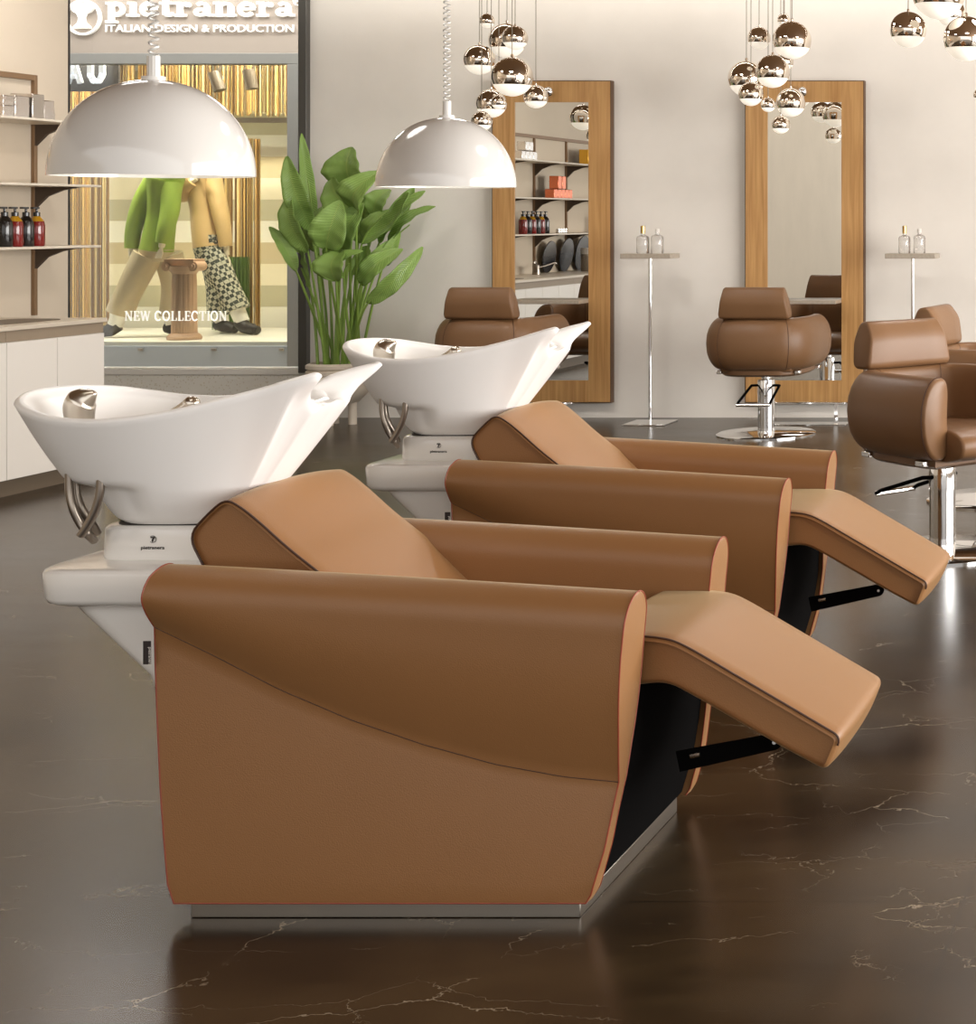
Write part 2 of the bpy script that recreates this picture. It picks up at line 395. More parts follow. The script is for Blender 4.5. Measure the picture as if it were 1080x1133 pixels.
def stroke(mb, pts, w, f, y0, y1):
    """flat stroke of width w along 2d pts, mapped by f(u,v,depth)"""
    pts = [Vector(p) for p in pts]
    for i in range(len(pts) - 1):
        a, b = pts[i], pts[i + 1]; t = (b - a)
        if t.length < 1e-6: continue
        nrm = Vector((-t.y, t.x)).normalized() * w / 2
        mb.prism([a + nrm, a - nrm, b - nrm, b + nrm], y0, y1, f)
    for p in pts[1:-1]:
        mb.prism([p + Vector((math.cos(2 * PI * k / 10), math.sin(2 * PI * k / 10))) * w / 2 for k in range(10)], y0, y1, f)

# ================================================================== SETTING
XL, YE, YB, ZC, XR = -6.28, 9.36, 11.38, 3.1, 4.2
struct(MB().bb(-9, XR + .2, -7, 11.5, -.1, 0).build('floor', 'floor', smooth=False), 'dark brown marble tile floor with thin white veins')
struct(MB().bb(-9, XR + .2, .3, YB, ZC, ZC + .1).build('ceiling', 'ceiling', smooth=False))
w = MB(); wx = -6.03
w.bb(wx, XR + .2, YB, YB + .18, 0, ZC); w.bb(-9, wx, YB, YB + .18, 0, .30)
struct(w.build('wall_back', 'wall', smooth=False), 'cream plaster back wall')
struct(MB().bb(XL - .12, XL, -7, YE, 0, ZC).build('wall_left', 'wall_shaded', smooth=False), 'cream wall behind the shelves')
struct(MB().bb(-9.1, -9, YE - .2, YB + .18, 0, ZC).build('wall_side', 'wall', smooth=False))
struct(MB().bb(-9, XL - .12, YE - .3, YE - .2, 0, ZC).build('wall_return', 'wall', smooth=False))
struct(MB().bb(XL - .125, XL + .004, YE, YE + .012, 0, ZC).build('trim_1', 'frame_black', smooth=False), 'black edge strip at the end of the shelf wall')
# right wall with a wide opening for daylight
w = MB(); w.bb(XR, XR + .15, .3, 1.6, 0, ZC); w.bb(XR, XR + .15, 9.6, YB, 0, ZC); w.bb(XR, XR + .15, 1.6, 9.6, 0, .25); w.bb(XR, XR + .15, 1.6, 9.6, 2.9, ZC)
struct(w.build('wall_right', 'wall', smooth=False))
w = MB()
for y in (1.62, 3.6, 5.6, 7.6, 9.58): w.bb(XR + .04, XR + .1, y - .03, y + .03, .25, 2.9)
w.bb(XR + .04, XR + .1, 1.6, 9.6, .25, .31); w.bb(XR + .04, XR + .1, 1.6, 9.6, 2.84, 2.9)
struct(w.build('window_2', 'frame_grey', smooth=False))
struct(MB().bb(XL, XL + .012, 8.95, YE, 0, .06).build('baseboard_left', 'wall_shaded', smooth=False))
# storefront window in the back wall
win = MB(); win.bb(wx - .055, wx, YB - .05, YB + .12, .30, ZC); win.bb(wx - .085, wx - .058, YB + .02, YB + .12, .30, ZC)
win.bb(-9, wx - .055, YB - .02, YB + .12, ZC - .06, ZC)
win = struct(win.build('window_1', 'frame_grey', bevel=.004), 'tall storefront window with dark grey frame')
g = MB().bb(-8.98, wx - .06, YB + .05, YB + .058, .33, ZC - .05).build('pane', 'glass', win, smooth=False)
struct(MB().bb(-9, wx + .0, YB - .028, YB + .16, .285, .325).build('trim_2', 'sill', bevel=.004), 'bright white window sill')

def terrazzo():
    m, nt, b = nm('cream_terrazzo'); L = nt.links
    tc = N(nt, 'ShaderNodeTexCoord'); v = N(nt, 'ShaderNodeTexVoronoi', Scale=55); L.new(tc.outputs['Object'], v.inputs['Vector'])
    r = N(nt, 'ShaderNodeValToRGB'); r.color_ramp.elements[0].color = srgb(222, 212, 190); r.color_ramp.elements[0].position = .05
    r.color_ramp.elements[1].color = srgb(247, 243, 233); r.color_ramp.elements[1].position = .35
    L.new(v.outputs['Distance'], r.inputs[0]); L.new(r.outputs[0], b.inputs['Base Color']); b.inputs['Roughness'].default_value = .6
    return m
M['terrazzo'] = terrazzo()
struct(MB().bb(-9, wx + .0, YB - .02, YB - .001, 0, .284).build('trim_3', 'terrazzo', smooth=False), 'pale speckled panel added to brighten the wall below the window sill')  # speckled panel added over the wall, extra pale in place of light
# ================================================================== WASH UNIT
X0, Y0 = -1.6, 3.24
W = .66
def L(px, py, d): p = P(px, py, d); return (p.x - X0, p.z)      # profile point in the unit's own x,z
def make_unit():
    root = thing('wash_unit', 'x', 'salon wash chair', (X0, Y0, 0))
    # ---- armrests
    bz = [.034, .051, .239, .477, .546, .61, .648, .664]; bx = [-1.975, -1.984, -2.004, -2.024, -2.029, -2.029, -2.026, -2.02]
    fz = [.034, .05, .133, .254, .35, .50, .56, .60, .62]; fx = [-1.198, -1.188, -1.165, -1.145, -1.137, -1.127, -1.121, -1.117, -1.115]
    fs_ = [0, .123, .258, .413, .568, .724, .877, 1]; ff = [.549, .494, .430, .371, .325, .288, .264, .254]
    def ring(s, mirror):
        zt = lerp(.664, .612, s ** 1.1); zf = interp(s, fs_, ff); T = .125; r = .062
        nz = 40; nf = 14; out = []; inn = []
        for i in range(nz + 1):
            u = (i - nf) / (nz - nf); z = lerp(.034, zf, i / nf) if i <= nf else zf + (zt - zf) * (1 - (1 - u) ** 1.9)
            if z < zf: yo = .030 * (max(0, (z - .034) / (zf - .034)) ** 1.4)
            else:
                q = (z - zf) / (zt - zf); yo = .030 - .042 * math.sin(min(1, q / .66) * PI / 2)
            h = zt - z; rd = 0
            if h < r: rd = 1 - math.sqrt(max(0, 1 - ((r - h) / r) ** 2))
            yi = lerp(.052, .115, sm((z - .12) / .36))
            mid = (yi + yo) / 2; hw = (yi - yo) / 2 * (1 - rd)
            if z < .05: hw *= .93
            x = lerp(interp(z, bz, bx), interp(z, fz, fx), s) - X0
            out.append((x, mid - hw, z)); inn.append((x, mid + hw, z))
        fl = (lambda p: Vector((p[0], W - p[1], p[2]))) if mirror else (lambda p: Vector(p))
        return [fl(p) for p in out], [fl(p) for p in inn]
    for mirror in (False, True):
        mb = MB(); ns = 44; rg = []; ends = []
        for k in range(ns + 1):
            o, i = ring(k / ns, mirror)
            rg.append(o + i[::-1])
            if k in (0, ns): ends.append((o, i))
        mb.rings(rg, cap=False)
        for o, i in ends:       # slightly pillowed end panels
            n = len(o); sgn = -1 if o is ends[0][0] else 1
            mb.add(o + [(Vector(a) + Vector(b)) / 2 + Vector((sgn * .004, 0, 0)) for a, b in zip(o, i)] + i,
                   [(j, j + 1, n + j + 1, n + j) for j in range(n - 1)] + [(n + j, n + j + 1, 2 * n + j + 1, 2 * n + j) for j in range(n - 1)])
        arm = mb.build('armrest', 'leather', root, ang=50)
        for o, i in ends:
            MB().tube(o + i[::-1], .0016, 6, closed=True).build('piping', 'piping_red', arm, label='dark red piping')
        o0 = [rg[k][0] for k in range(ns + 1)]; MB().tube(o0, .0016, 6).build('piping', 'piping_red', arm, label='dark red piping')
        # stitched fold seam
        sp = [rg[k][14] + Vector((0, .0006 if mirror else -.0006, 0)) for k in range(ns + 1)]
        MB().tube(sp, .0009, 6).build('seam', 'piping_dark', arm)
        if not mirror:
            tg = MB().bb(-.4385, -.424, .010, .0115, .483, .527).build('fabric_tag', 'tag', arm, label='small black woven tag')
            text('lettering', 'pietranera', .0085, (-.4278, .0098, .4985 + .0), (PI / 2, PI / 2, 0), 'print_white', tg, .0002)
    # ---- cushions: closed profile swept across the seat with soft edges
    def pillow(name, prof, y0, y1, crown, er, pipe=None, mat_='leather', nn=14, squeeze=0):
        n = len(prof); prof = [Vector(p) for p in prof]; nrm = []
        area = sum(prof[i].x * prof[(i + 1) % n].y - prof[(i + 1) % n].x * prof[i].y for i in range(n))
        for i in range(n):
            t = prof[(i + 1) % n] - prof[i - 1]; v = Vector((t.y, -t.x)).normalized()
            nrm.append(v if area > 0 else -v)
        rg = []
        def put(y, off): rg.append([Vector((p.x + m_.x * off, y, p.y + m_.y * off)) for p, m_ in zip(prof, nrm)])
        for a in range(4): t = a / 4 * PI / 2; put(y0 + er * (1 - math.sin(t)), -er * (1 - math.cos(t)))
        for k in range(nn + 1):
            u = k / nn; put(lerp(y0 + er, y1 - er, u), 0) if False else put(lerp(y0 + er, y1 - er, u), crown * (1 - abs(2 * u - 1) ** 2.4))
        for a in range(3, -1, -1): t = a / 4 * PI / 2; put(y1 - er * (1 - math.sin(t)), -er * (1 - math.cos(t)))
        rg = [r_ for r_ in rg]
        o = MB().rings(rg).build(name, mat_, root, ang=55)
        if pipe:
            a, b = pipe; pb = MB()
            pb.tube([Vector((prof[i % n].x, y0 + er * .30, prof[i % n].y)) for i in range(a, b)], .0022, 6)
            pb.build('piping', 'piping_dark', o, label='dark brown piping')
        return o
    yn, yf = .125, .565
    d = Y0 + yn
    bp = [L(360, 640, d), L(318, 607, d), L(288, 579.6, d), L(268, 563, d), L(249, 552, d), L(232, 566, d), L(207, 592.6, d), L(228, 634, d), L(262, 700, d), L(330, 760, d), L(445, 725, d)]
    bp[10] = (-1.56 - X0, .43); bp[9] = (-1.72 - X0, .40)
    br = round_poly(bp, [.0, .03, .03, .03, .03, .02, .03, .03, .03, .05, .05], 5)
    br = [p for k, p in enumerate(br) if k == 0 or (p - br[k - 1]).length > 1e-5]
    pillow('backrest', br, yn, yf, .012, .009, pipe=(0, 40))
    # seat
    sp = round_poly([(-1.80 - X0, .30), (-1.26 - X0, .34), (-1.20 - X0, .44), (-1.24 - X0, .492), (-1.62 - X0, .478), (-1.80 - X0, .47)], .03, 4)
    pillow('seat', sp, .125, .535, .010, .015)
    # footrest
    fp = [(-1.24 - X0, .505), L(716, 706, d), L(742, 710, d), L(764, 721, d), L(803, 744, d), L(884, 791.5, d), L(929, 818, d), L(913, 857, d), L(860, 828.5, d), L(774.6, 779, d), L(735, 757, d), (-1.17 - X0, .405), (-1.24 - X0, .40)]
    fr = round_poly(fp, [.02, .03, .03, .03, .03, .03, .018, .02, .02, .03, .03, .03, .02], 5)
    fr = [p for k, p in enumerate(fr) if k == 0 or (p - fr[k - 1]).length > 1e-5]
    pillow('footrest', fr, .135, .572, .006, .014, pipe=(0, 42))
    # folds under the knee
    # ---- frame: black carcass + plinth + footrest strut
    zz = [.045, .133, .254, .35, .42]; cp2 = [(interp(z, fz, fx) - X0 - .012, z) for z in zz] + [(-.36, .42), (-.36, .045)]
    MB().prism(cp2, .062, W - .062, lambda u, v, w_: (u, w_, v)).build('carcass', 'black', root, label='black inner carcass')
    pl = MB().bb(-.353, .386, .018, .60, 0, .0345)
    pl.build('plinth', 'steel', root, bevel=.002, label='brushed metal plinth')
    yb = 3.50
    a = L(750, 843, yb); b = L(856, 821, yb)
    st = MB(); hw = .021; t = (Vector(b) - Vector(a)).normalized(); n_ = Vector((-t.y, t.x))
    pts = []
    for k in range(9): an = -PI / 2 + PI * k / 8; pts.append(Vector(b) + t * math.cos(an) * hw * .8 + n_ * math.sin(an) * hw * .8)
    pts += [Vector(a) + n_ * hw, Vector(a) - n_ * hw]
    st.prism(pts, yb - Y0, yb - Y0 + .006, lambda u, v, w_: (u, w_, v))
    so = st.build('footrest_strut', 'black', root)
    bo = MB(); bo.tube([(b[0] + .002, yb - Y0 - .004, b[1]), (b[0] + .002, yb - Y0, b[1])], .004, 10); bo.build('bolt', 'chrome', so)
    sl = MB(); c = Vector(a) + t * .036 + n_ * .007; sl.tube([(c.x - .008, yb - Y0 - .0006, c.y - .002), (c.x + .012, yb - Y0 - .0006, c.y + .002)], .0055, 8); sl.build('slot', 'satin', so)
    # ---- white pedestal
    yc = .33
    def rrect(x0, x1, hw_, z, r, y=yc):
        pts = round_poly([(x0, y - hw_), (x1, y - hw_), (x1, y + hw_), (x0, y + hw_)], r, 6)
        return [Vector((p.x, p.y, z)) for p in pts]
    ped = MB()
    ped.rings([rrect(-.44, -.26, .13, .0, .04), rrect(-.50, -.26, .155, .30, .05), rrect(-.545, -.26, .165, .42, .055), rrect(-.668, -.26, .18, .545, .06), rrect(-.684, -.26, .185, .566, .06)])
    ped = ped.build('pedestal', 'plastic_white', root, ang=60)
    tr = MB()
    tr.rings([rrect(-.70, -.26, .195, .564, .05), rrect(-.722, -.26, .21, .571, .07), rrect(-.728, -.26, .215, .58, .075), rrect(-.731, -.26, .217, .628, .075), rrect(-.727, -.26, .213, .635, .073), rrect(-.72, -.26, .206, .638, .07)])
    tr = tr.build('tray', 'plastic_white', ped, ang=60)
    MB().cyl((-.655, .26, .638), .012, .014, 16).build('valve', 'chrome', tr)
    nk = MB(); nk.rings([rrect(-.674, -.415, .105, .636, .06), rrect(-.676, -.413, .107, .642, .06), rrect(-.674, -.415, .105, .697, .06), rrect(-.668, -.42, .10, .704, .057)])
    nk = nk.build('basin_neck', 'plastic_white', root, ang=60)
    gk = MB(); gk.rings([rrect(-.655, -.435, .085, .7035, .05), rrect(-.655, -.435, .085, .7095, .05)]); gk.build('gap_shade', 'print_dark', nk, label='thin dark ring for the shaded gap')  # dark ring put in for the shade of the gap under the basin
    lg = MB(); Q = .72
    for k in range(16):
        a0, a1 = 2 * PI * k / 16, 2 * PI * (k + 1) / 16
        if 2.2 < a0 < 3.6: continue
        stroke(lg, [(.0095 * math.cos(a0), .0095 * math.sin(a0)), (.0095 * math.cos(a1), .0095 * math.sin(a1))], .0012, lambda u, v, w_: (-.5525 + u * Q, yc - .107 - w_, .680 + v * Q), 0, .0006)
    stroke(lg, [(-.006, .005), (.004, .005), (-.001, -.002), (.0, -.007)], .004, lambda u, v, w_: (-.5525 + u * Q, yc - .107 - w_, .680 + v * Q), 0, .0006)
    lg.build('emblem', 'print_dark', nk, label='small dark round emblem')
    text('lettering', 'pietranera', .0095, (-.5525, yc - .1075, .660), (PI / 2, 0, 0), 'print_dark', nk, .0003, .0002, 1.15, 1.05)
    # ---- basin
    half = [(-1.950, 0, .938), (-1.928, .034, .952), (-1.885, .070, .982), (-1.832, .098, 1.002), (-1.805, .118, 1.009), (-1.812, .137, 1.010), (-1.852, .152, .999), (-1.906, .166, .982), (-1.965, .186, .966), (-2.04, .209, .947), (-2.12, .226, .934),
            (-2.2, .231, .928), (-2.28, .222, .932), (-2.345, .198, .944), (-2.395, .160, .956), (-2.428, .10, .964), (-2.442, .05, .967), (-2.446, 0, .968)]
    ctrl = [Vector((x - X0, yc - y, z)) for x, y, z in half] + [Vector((x - X0, yc + y, z)) for x, y, z in half[-2:0:-1]]
    rim = catmull(ctrl, 6, True); n = len(rim)
    cx = -2.135 - X0; zb = .7085
    def bottom(p):
        v = Vector((p.x - cx, p.y - yc)); a = math.atan2(v.y, v.x)
        c_, s_ = math.cos(a), math.sin(a); e = 2.6
        r = (abs(c_ / .118) ** e + abs(s_ / .098) ** e) ** (-1 / e)
        return Vector((cx + r * c_, yc + r * s_))
    mb = MB(); rg = []
    nl = 22
    # even out: bottom angles follow the rim by arc share
    bt = [bottom(p) for p in rim]
    para = lambda p: -1.800 - X0 - 1.6 * (p.y - yc) ** 2
    hz_ = [max(p.z, 1.005 - .2 * abs(p.y - yc)) if (p.x > -1.96 - X0 and abs(p.y - yc) < .125) else p.z for p in rim]
    hull = [p.x if p.x < -1.96 - X0 else (para(p) if abs(p.y - yc) < .125 else min(p.x, para(p))) for p in rim]
    for k in range(nl + 1):
        f = k / nl; row = []
        for p, b_, hx, hz in zip(rim, bt, hull, hz_):
            right = sm((p.x - (-2.25 - X0)) / .42)
            g_ = lerp(f ** .62, f ** .92, right)
            z = lerp(zb, lerp(hz, p.z, sm((f - .80) / .20)), f)
            # lip step on the back half: the wall below it tucks in
            back = 1 - sm((p.x - (-2.24 - X0)) / .12)
            if z < .80: g_ *= 1 - .42 * back * sm((.80 - z) / .012)
            q = Vector((lerp(b_.x, lerp(hx, p.x, sm((f - .80) / .20)), g_), lerp(b_.y, p.y, g_), z)); row.append(q)
        rg.append(row)
    # rounded rim and the inside of the bowl
    inn = []
    for i, p in enumerate(rim):
        t = rim[(i + 1) % n] - rim[i - 1]; inn.append(Vector((t.y, -t.x, 0)).normalized())
    for _ in range(3): inn = [(inn[i - 1] + inn[i] * 2 + inn[(i + 1) % n]).normalized() for i in range(n)]
    ths = [.020 + .012 * sm((p.x - (-1.98 - X0)) / .12) * (1 - sm((abs(p.y - yc) - .06) / .07)) for p in rim]
    for a in (30, 60, 90, 120, 150, 180):
        r_ = math.radians(a)
        rg.append([p + m_ * (tt / 2) * (1 - math.cos(r_)) + Vector((0, 0, math.sin(r_) * tt * .4)) for p, m_, tt in zip(rim, inn, ths)])
    base = [p + m_ * tt for p, m_, tt in zip(rim, inn, ths)]
    outer = {k: rg[k] for k in range(nl + 1)}
    for k in (21, 20, 19, 18, 17, 16, 15, 14, 13):
        row = []
        for q, tt in zip(outer[k], ths):
            v = Vector((cx - q.x, yc - q.y, 0)); dist = v.length
            row.append(q + v.normalized() * min(tt * 1.15, dist * .8) + Vector((0, 0, .006)))
        rg.append(row)
    last = rg[-1]
    for f in (.12, .3, .55, .8, .96):
        rg.append([Vector((lerp(q.x, cx, f), lerp(q.y, yc, f), lerp(q.z, .80, min(1, f * 1.6)))) for q in last])
    mb.rings(rg)
    basin = mb.build('basin', 'ceramic', root, ang=70)
    # shower head: hooked fin
    d = 3.50; pts = [P(89, 478, d), P(88, 462, d), P(88, 449, d), P(93, 442, d), P(99, 438, d), P(106, 434.5, d)]
    pts = catmull([(p.x - X0, p.y - Y0, p.z) for p in pts], 5); k = len(pts)
    rad = [interp(i / (k - 1), [0, .35, .55, .8, 1], [.024, .029, .029, .017, .003]) for i in range(k)]
    MB().tube(pts, rad, 16).build('shower_head', 'satin', basin, label='satin metal shower head')
    d = 3.66; mk = MB(); c = P(212, 447, d); c = Vector((c.x - X0, c.y - Y0, c.z)); e = P(180, 462, d); e = Vector((e.x - X0, e.y - Y0, e.z))
    mk.sphere(c, .017, 20, 12)
    mk.tube([c, lerp(c, e, .35), e], [.0165, .011, .006], 14)
    mk.tube([c + Vector((0, .0, -.005)), c + Vector((.0, .035, -.02))], .012, 12)
    mk.build('mixer_lever', 'satin', basin, label='satin metal mixer lever')
    hs = MB(); d = 3.40
    def hp(px, py, dd=0): p = P(px, py, d + dd); return (p.x - X0, p.y - Y0, p.z)
    hs.tube(catmull([hp(76.5, 524, .02), hp(77, 545, .02), hp(81, 563, .02), hp(88, 578, .025), hp(98, 592, .03), hp(104, 598, .05)], 6), .0078, 12)
    hs.tube(catmull([hp(84, 524, .05), hp(85, 546, .05), hp(90, 562, .05), hp(100, 577, .06), hp(108, 590, .08)], 6), .0078, 12)
    hs.tube(catmull([hp(111.5, 524), hp(110.5, 545), hp(105, 565), hp(97, 581), hp(89, 593)], 6), .0078, 12)
    hs.build('hose', 'hose', basin, label='looped metal hose')
    return root
unit = make_unit()
G = 'wash units in a row'
unit['label'] = 'nearest brown leather wash chair with white basin, its whole side panel in view'; unit['group'] = G
dup(unit, (X0 - .07, Y0 + 1.42, 0), None, 'brown leather wash chair with white basin standing behind the nearest one', G)

# ================================================================== DOME LAMPS
def make_lamp(px, py, d, halfpx, capw, captop, label, loc_only=False):
    c = P(px, py, d); R = halfpx * d / F / math.sqrt(1 + ((px - VX) / F) ** 2); hh = R * 1.076
    root = thing('pendant_lamp', label, 'pendant lamp', c, 0, 'white dome pendant lamps')
    prof = []
    for i in range(21): a = PI / 2 * i / 20; prof.append((max(.004, R * math.cos(a) ** .96), hh * math.sin(a)))
    inner = [(max(.003, (r - .004)), max(0, z - .004)) for r, z in prof]
    MB().lathe(inner[::-1] + prof, seg=72).build('lamp_shade', 'enamel', root, ang=60)
    k = d / F
    f = MB(); f.lathe([(capw * 1.9 * k, hh - .003), (capw * 1.9 * k, hh + .003 * 2), (capw * 1.1 * k, hh + .007)], seg=30)
    n = 26; pr = []
    z0, z1 = hh + .004, hh + captop * k
    ring = lambda z, r: [Vector((r * (1 + .06 * (j % 2)) * math.cos(2 * PI * j / n), r * (1 + .06 * (j % 2)) * math.sin(2 * PI * j / n), z)) for j in range(n)]
    f.rings([ring(z0, capw * k), ring(z1, capw * k)])
    f.build('lamp_cap', 'enamel', root)
    top = ZC - c.z
    pts = []; turns = int((top - z1) / .0165)
    for i in range(turns * 10 + 1):
        a = 2 * PI * i / 10; z = z1 + (top - z1) * i / (turns * 10); pts.append((capw * .75 * k * math.cos(a), capw * .75 * k * math.sin(a), z))
    MB().tube(pts, .0024, 5).build('coiled_cord', 'enamel', root)
    MB().cyl((0, 0, top - .02), .05, .02, 30).build('ceiling_rose', 'enamel', root)
    MB().sphere((0, 0, hh * .45), R * .22, 20, 12).build('bulb', 'bulb', root)
make_lamp(170, 195, 3.4, 117, 6.2, 26, 'large white dome pendant lamp hanging above the nearest wash basin')
make_lamp(494.5, 207, 5.07, 78.5, 4.2, 18, 'smaller looking white dome pendant lamp hanging in front of the left mirror')

# ================================================================== WALL MIRRORS
def make_mirror(px0, px1, label):
    d = 11.31; a = P(px0, 445, d); b = P(px1, 90, d); y0 = d - .0; cx = (a.x + b.x) / 2
    root = thing('wall_mirror', label, 'mirror', (cx, d, a.z), 0, 'oak framed wall mirrors')
    w_, h_ = b.x - a.x, b.z - a.z; k = d / F; fw = 24 * k
    fr = MB()
    fr.bb(-w_ / 2, -w_ / 2 + fw, 0, .055, 0, h_); fr.bb(w_ / 2 - fw, w_ / 2, 0, .055, 0, h_)
    fo = fr.build('frame', 'wood', root, bevel=.002, label='oak frame')
    MB().bb(-w_ / 2 + fw, w_ / 2 - fw, 0.0005, .055, h_ - 23 * k, h_).build('rail', 'wood', fo)
    MB().bb(-w_ / 2 + fw, w_ / 2 - fw, 0.0005, .055, 0, 24 * k).build('rail', 'wood', fo)
    ed = MB(); t = .006
    ed.bb(-w_ / 2 - t, -w_ / 2, .004, .06, -t, h_ + t); ed.bb(w_ / 2, w_ / 2 + t, .004, .06, -t, h_ + t); ed.bb(-w_ / 2, w_ / 2, .004, .06, h_, h_ + t); ed.bb(-w_ / 2, w_ / 2, .004, .06, -t, 0)
    ed.build('edge_strip', 'dark_edge', root, label='dark edge strip')
    MB().bb(-w_ / 2 + fw - .003, w_ / 2 - fw + .003, .010, .016, 24 * k - .003, h_ - 23 * k + .003).build('mirror_glass', 'mirror', root, smooth=False)
    MB().bb(-w_ / 2 + .02, w_ / 2 - .02, .02, .066, .02, h_ - .02).build('backing', 'dark_edge', root, smooth=False)
    zs = P(0, 334, 11.2).z - a.z
    MB().bb(-w_ / 2 + fw, w_ / 2 - fw, -.17, .012, zs - .012, zs + .012).build('ledge', 'marble', root, bevel=.003, label='pale marble ledge')
    kb = MB(); kb.sphere((0, -.045, h_ - 12 * k), .032, 20, 12); kb.tube([(0, 0, h_ - 12 * k), (0, -.03, h_ - 12 * k)], .012, 12)
    kb.build('spot_knob', 'chrome', root, label='round chrome spot lamp')
    return root, cx
m1, mx1 = make_mirror(545, 675, 'oak framed wall mirror behind the hanging dome lamp and plant side')
m2, mx2 = make_mirror(825, 955, 'oak framed wall mirror with an empty grey reflection, between the two side tables')
m1['label'] = 'oak framed wall mirror reflecting shelves with bottles and boxes'
def make_rail(cx, label):
    d = 11.0; root = thing('foot_rail', label, 'foot rail', (cx, d, 0), 0, 'chrome foot rails below the mirrors')
    zt = .145; r = MB(); r.bb(-.26, .26, -.02, .02, zt - .014, zt); r.build('bar', 'chrome', root, bevel=.003)
    for x in (-.2, .2):
        MB().bb(x - .012, x + .012, -.012, .012, .006, zt - .014).build('post', 'chrome', root)
    MB().bb(-.23, .27, -.05, .10, 0, .006).build('floor_plate', 'chrome', root, bevel=.002)
make_rail(mx1 + .0, 'low chrome foot rail on the floor below the left mirror')
make_rail(mx2 + .08, 'low chrome foot rail behind the swivel chair facing the right mirror')

# ================================================================== SIDE TABLES WITH BOTTLES
def make_table(px, label):
    d = 11.05; c = P(px, 466, d); root = thing('side_table', label, 'side table', (c.x, d, 0), 0, 'slim side tables')
    zt = P(0, 283, d).z
    MB().bb(-.16, .16, -.10, .10, zt - .016, zt + .016).build('table_top', 'marble', root, bevel=.003, label='thin grey marble top')
    MB().cyl((0, 0, .01), .0105, zt - .026, 16).build('pole', 'chrome', root)
    MB().bb(-.135, .135, -.14, .14, 0, .010).build('base_plate', 'chrome', root, bevel=.002)
    return c.x, zt + .016
def bottle(x, y, z, r, h, cap, capm, label, group):
    root = thing('glass_bottle', label, 'bottle', (x, y, z), 0, group)
    MB().lathe([(r * .9, 0), (r, .006), (r, h * .82), (r * .88, h * .92), (r * .3, h), (r * .3, h + .012)], seg=28).build('body', 'bottleglass', root)
    MB().lathe([(r * .36, h + .010), (r * .36, h + .012 + cap), (r * .3, h + .014 + cap)], seg=20).build('cap', capm, root)
M['gold_cap'] = mat('gold_cap', srgb(214, 184, 120), .25, 1)
tx, tz = make_table(719.5, 'slim pedestal side table standing left of the right mirror')
GB = 'clear bottles on the side tables'
k = 11.05 / F
for dx, dy, r, h, cap, cm, lb in ((-7, -.02, .040, .118, .045, 'gold_cap', 'clear glass bottle with tall gold cap on the table between the two mirrors'),
                                  (9, -.02, .039, .122, .022, 'print_white', 'clear glass bottle with pale pump on the table between the two mirrors')):
    bottle(tx + dx * k, 11.05 + dy, tz, r, h, cap, cm, lb, GB)
tx, tz = make_table(1010, 'slim pedestal side table standing right of the right mirror')
for dx, dy, r, h, cap, cm, lb in ((-8.5, -.02, .038, .118, .045, 'gold_cap', 'clear glass bottle with tall gold cap on the table right of the mirrors'),
                                  (8, -.02, .038, .122, .022, 'print_white', 'clear glass bottle with pale pump on the table right of the mirrors')):
    bottle(tx + dx * k, 11.05 + dy, tz, r, h, cap, cm, lb, GB)

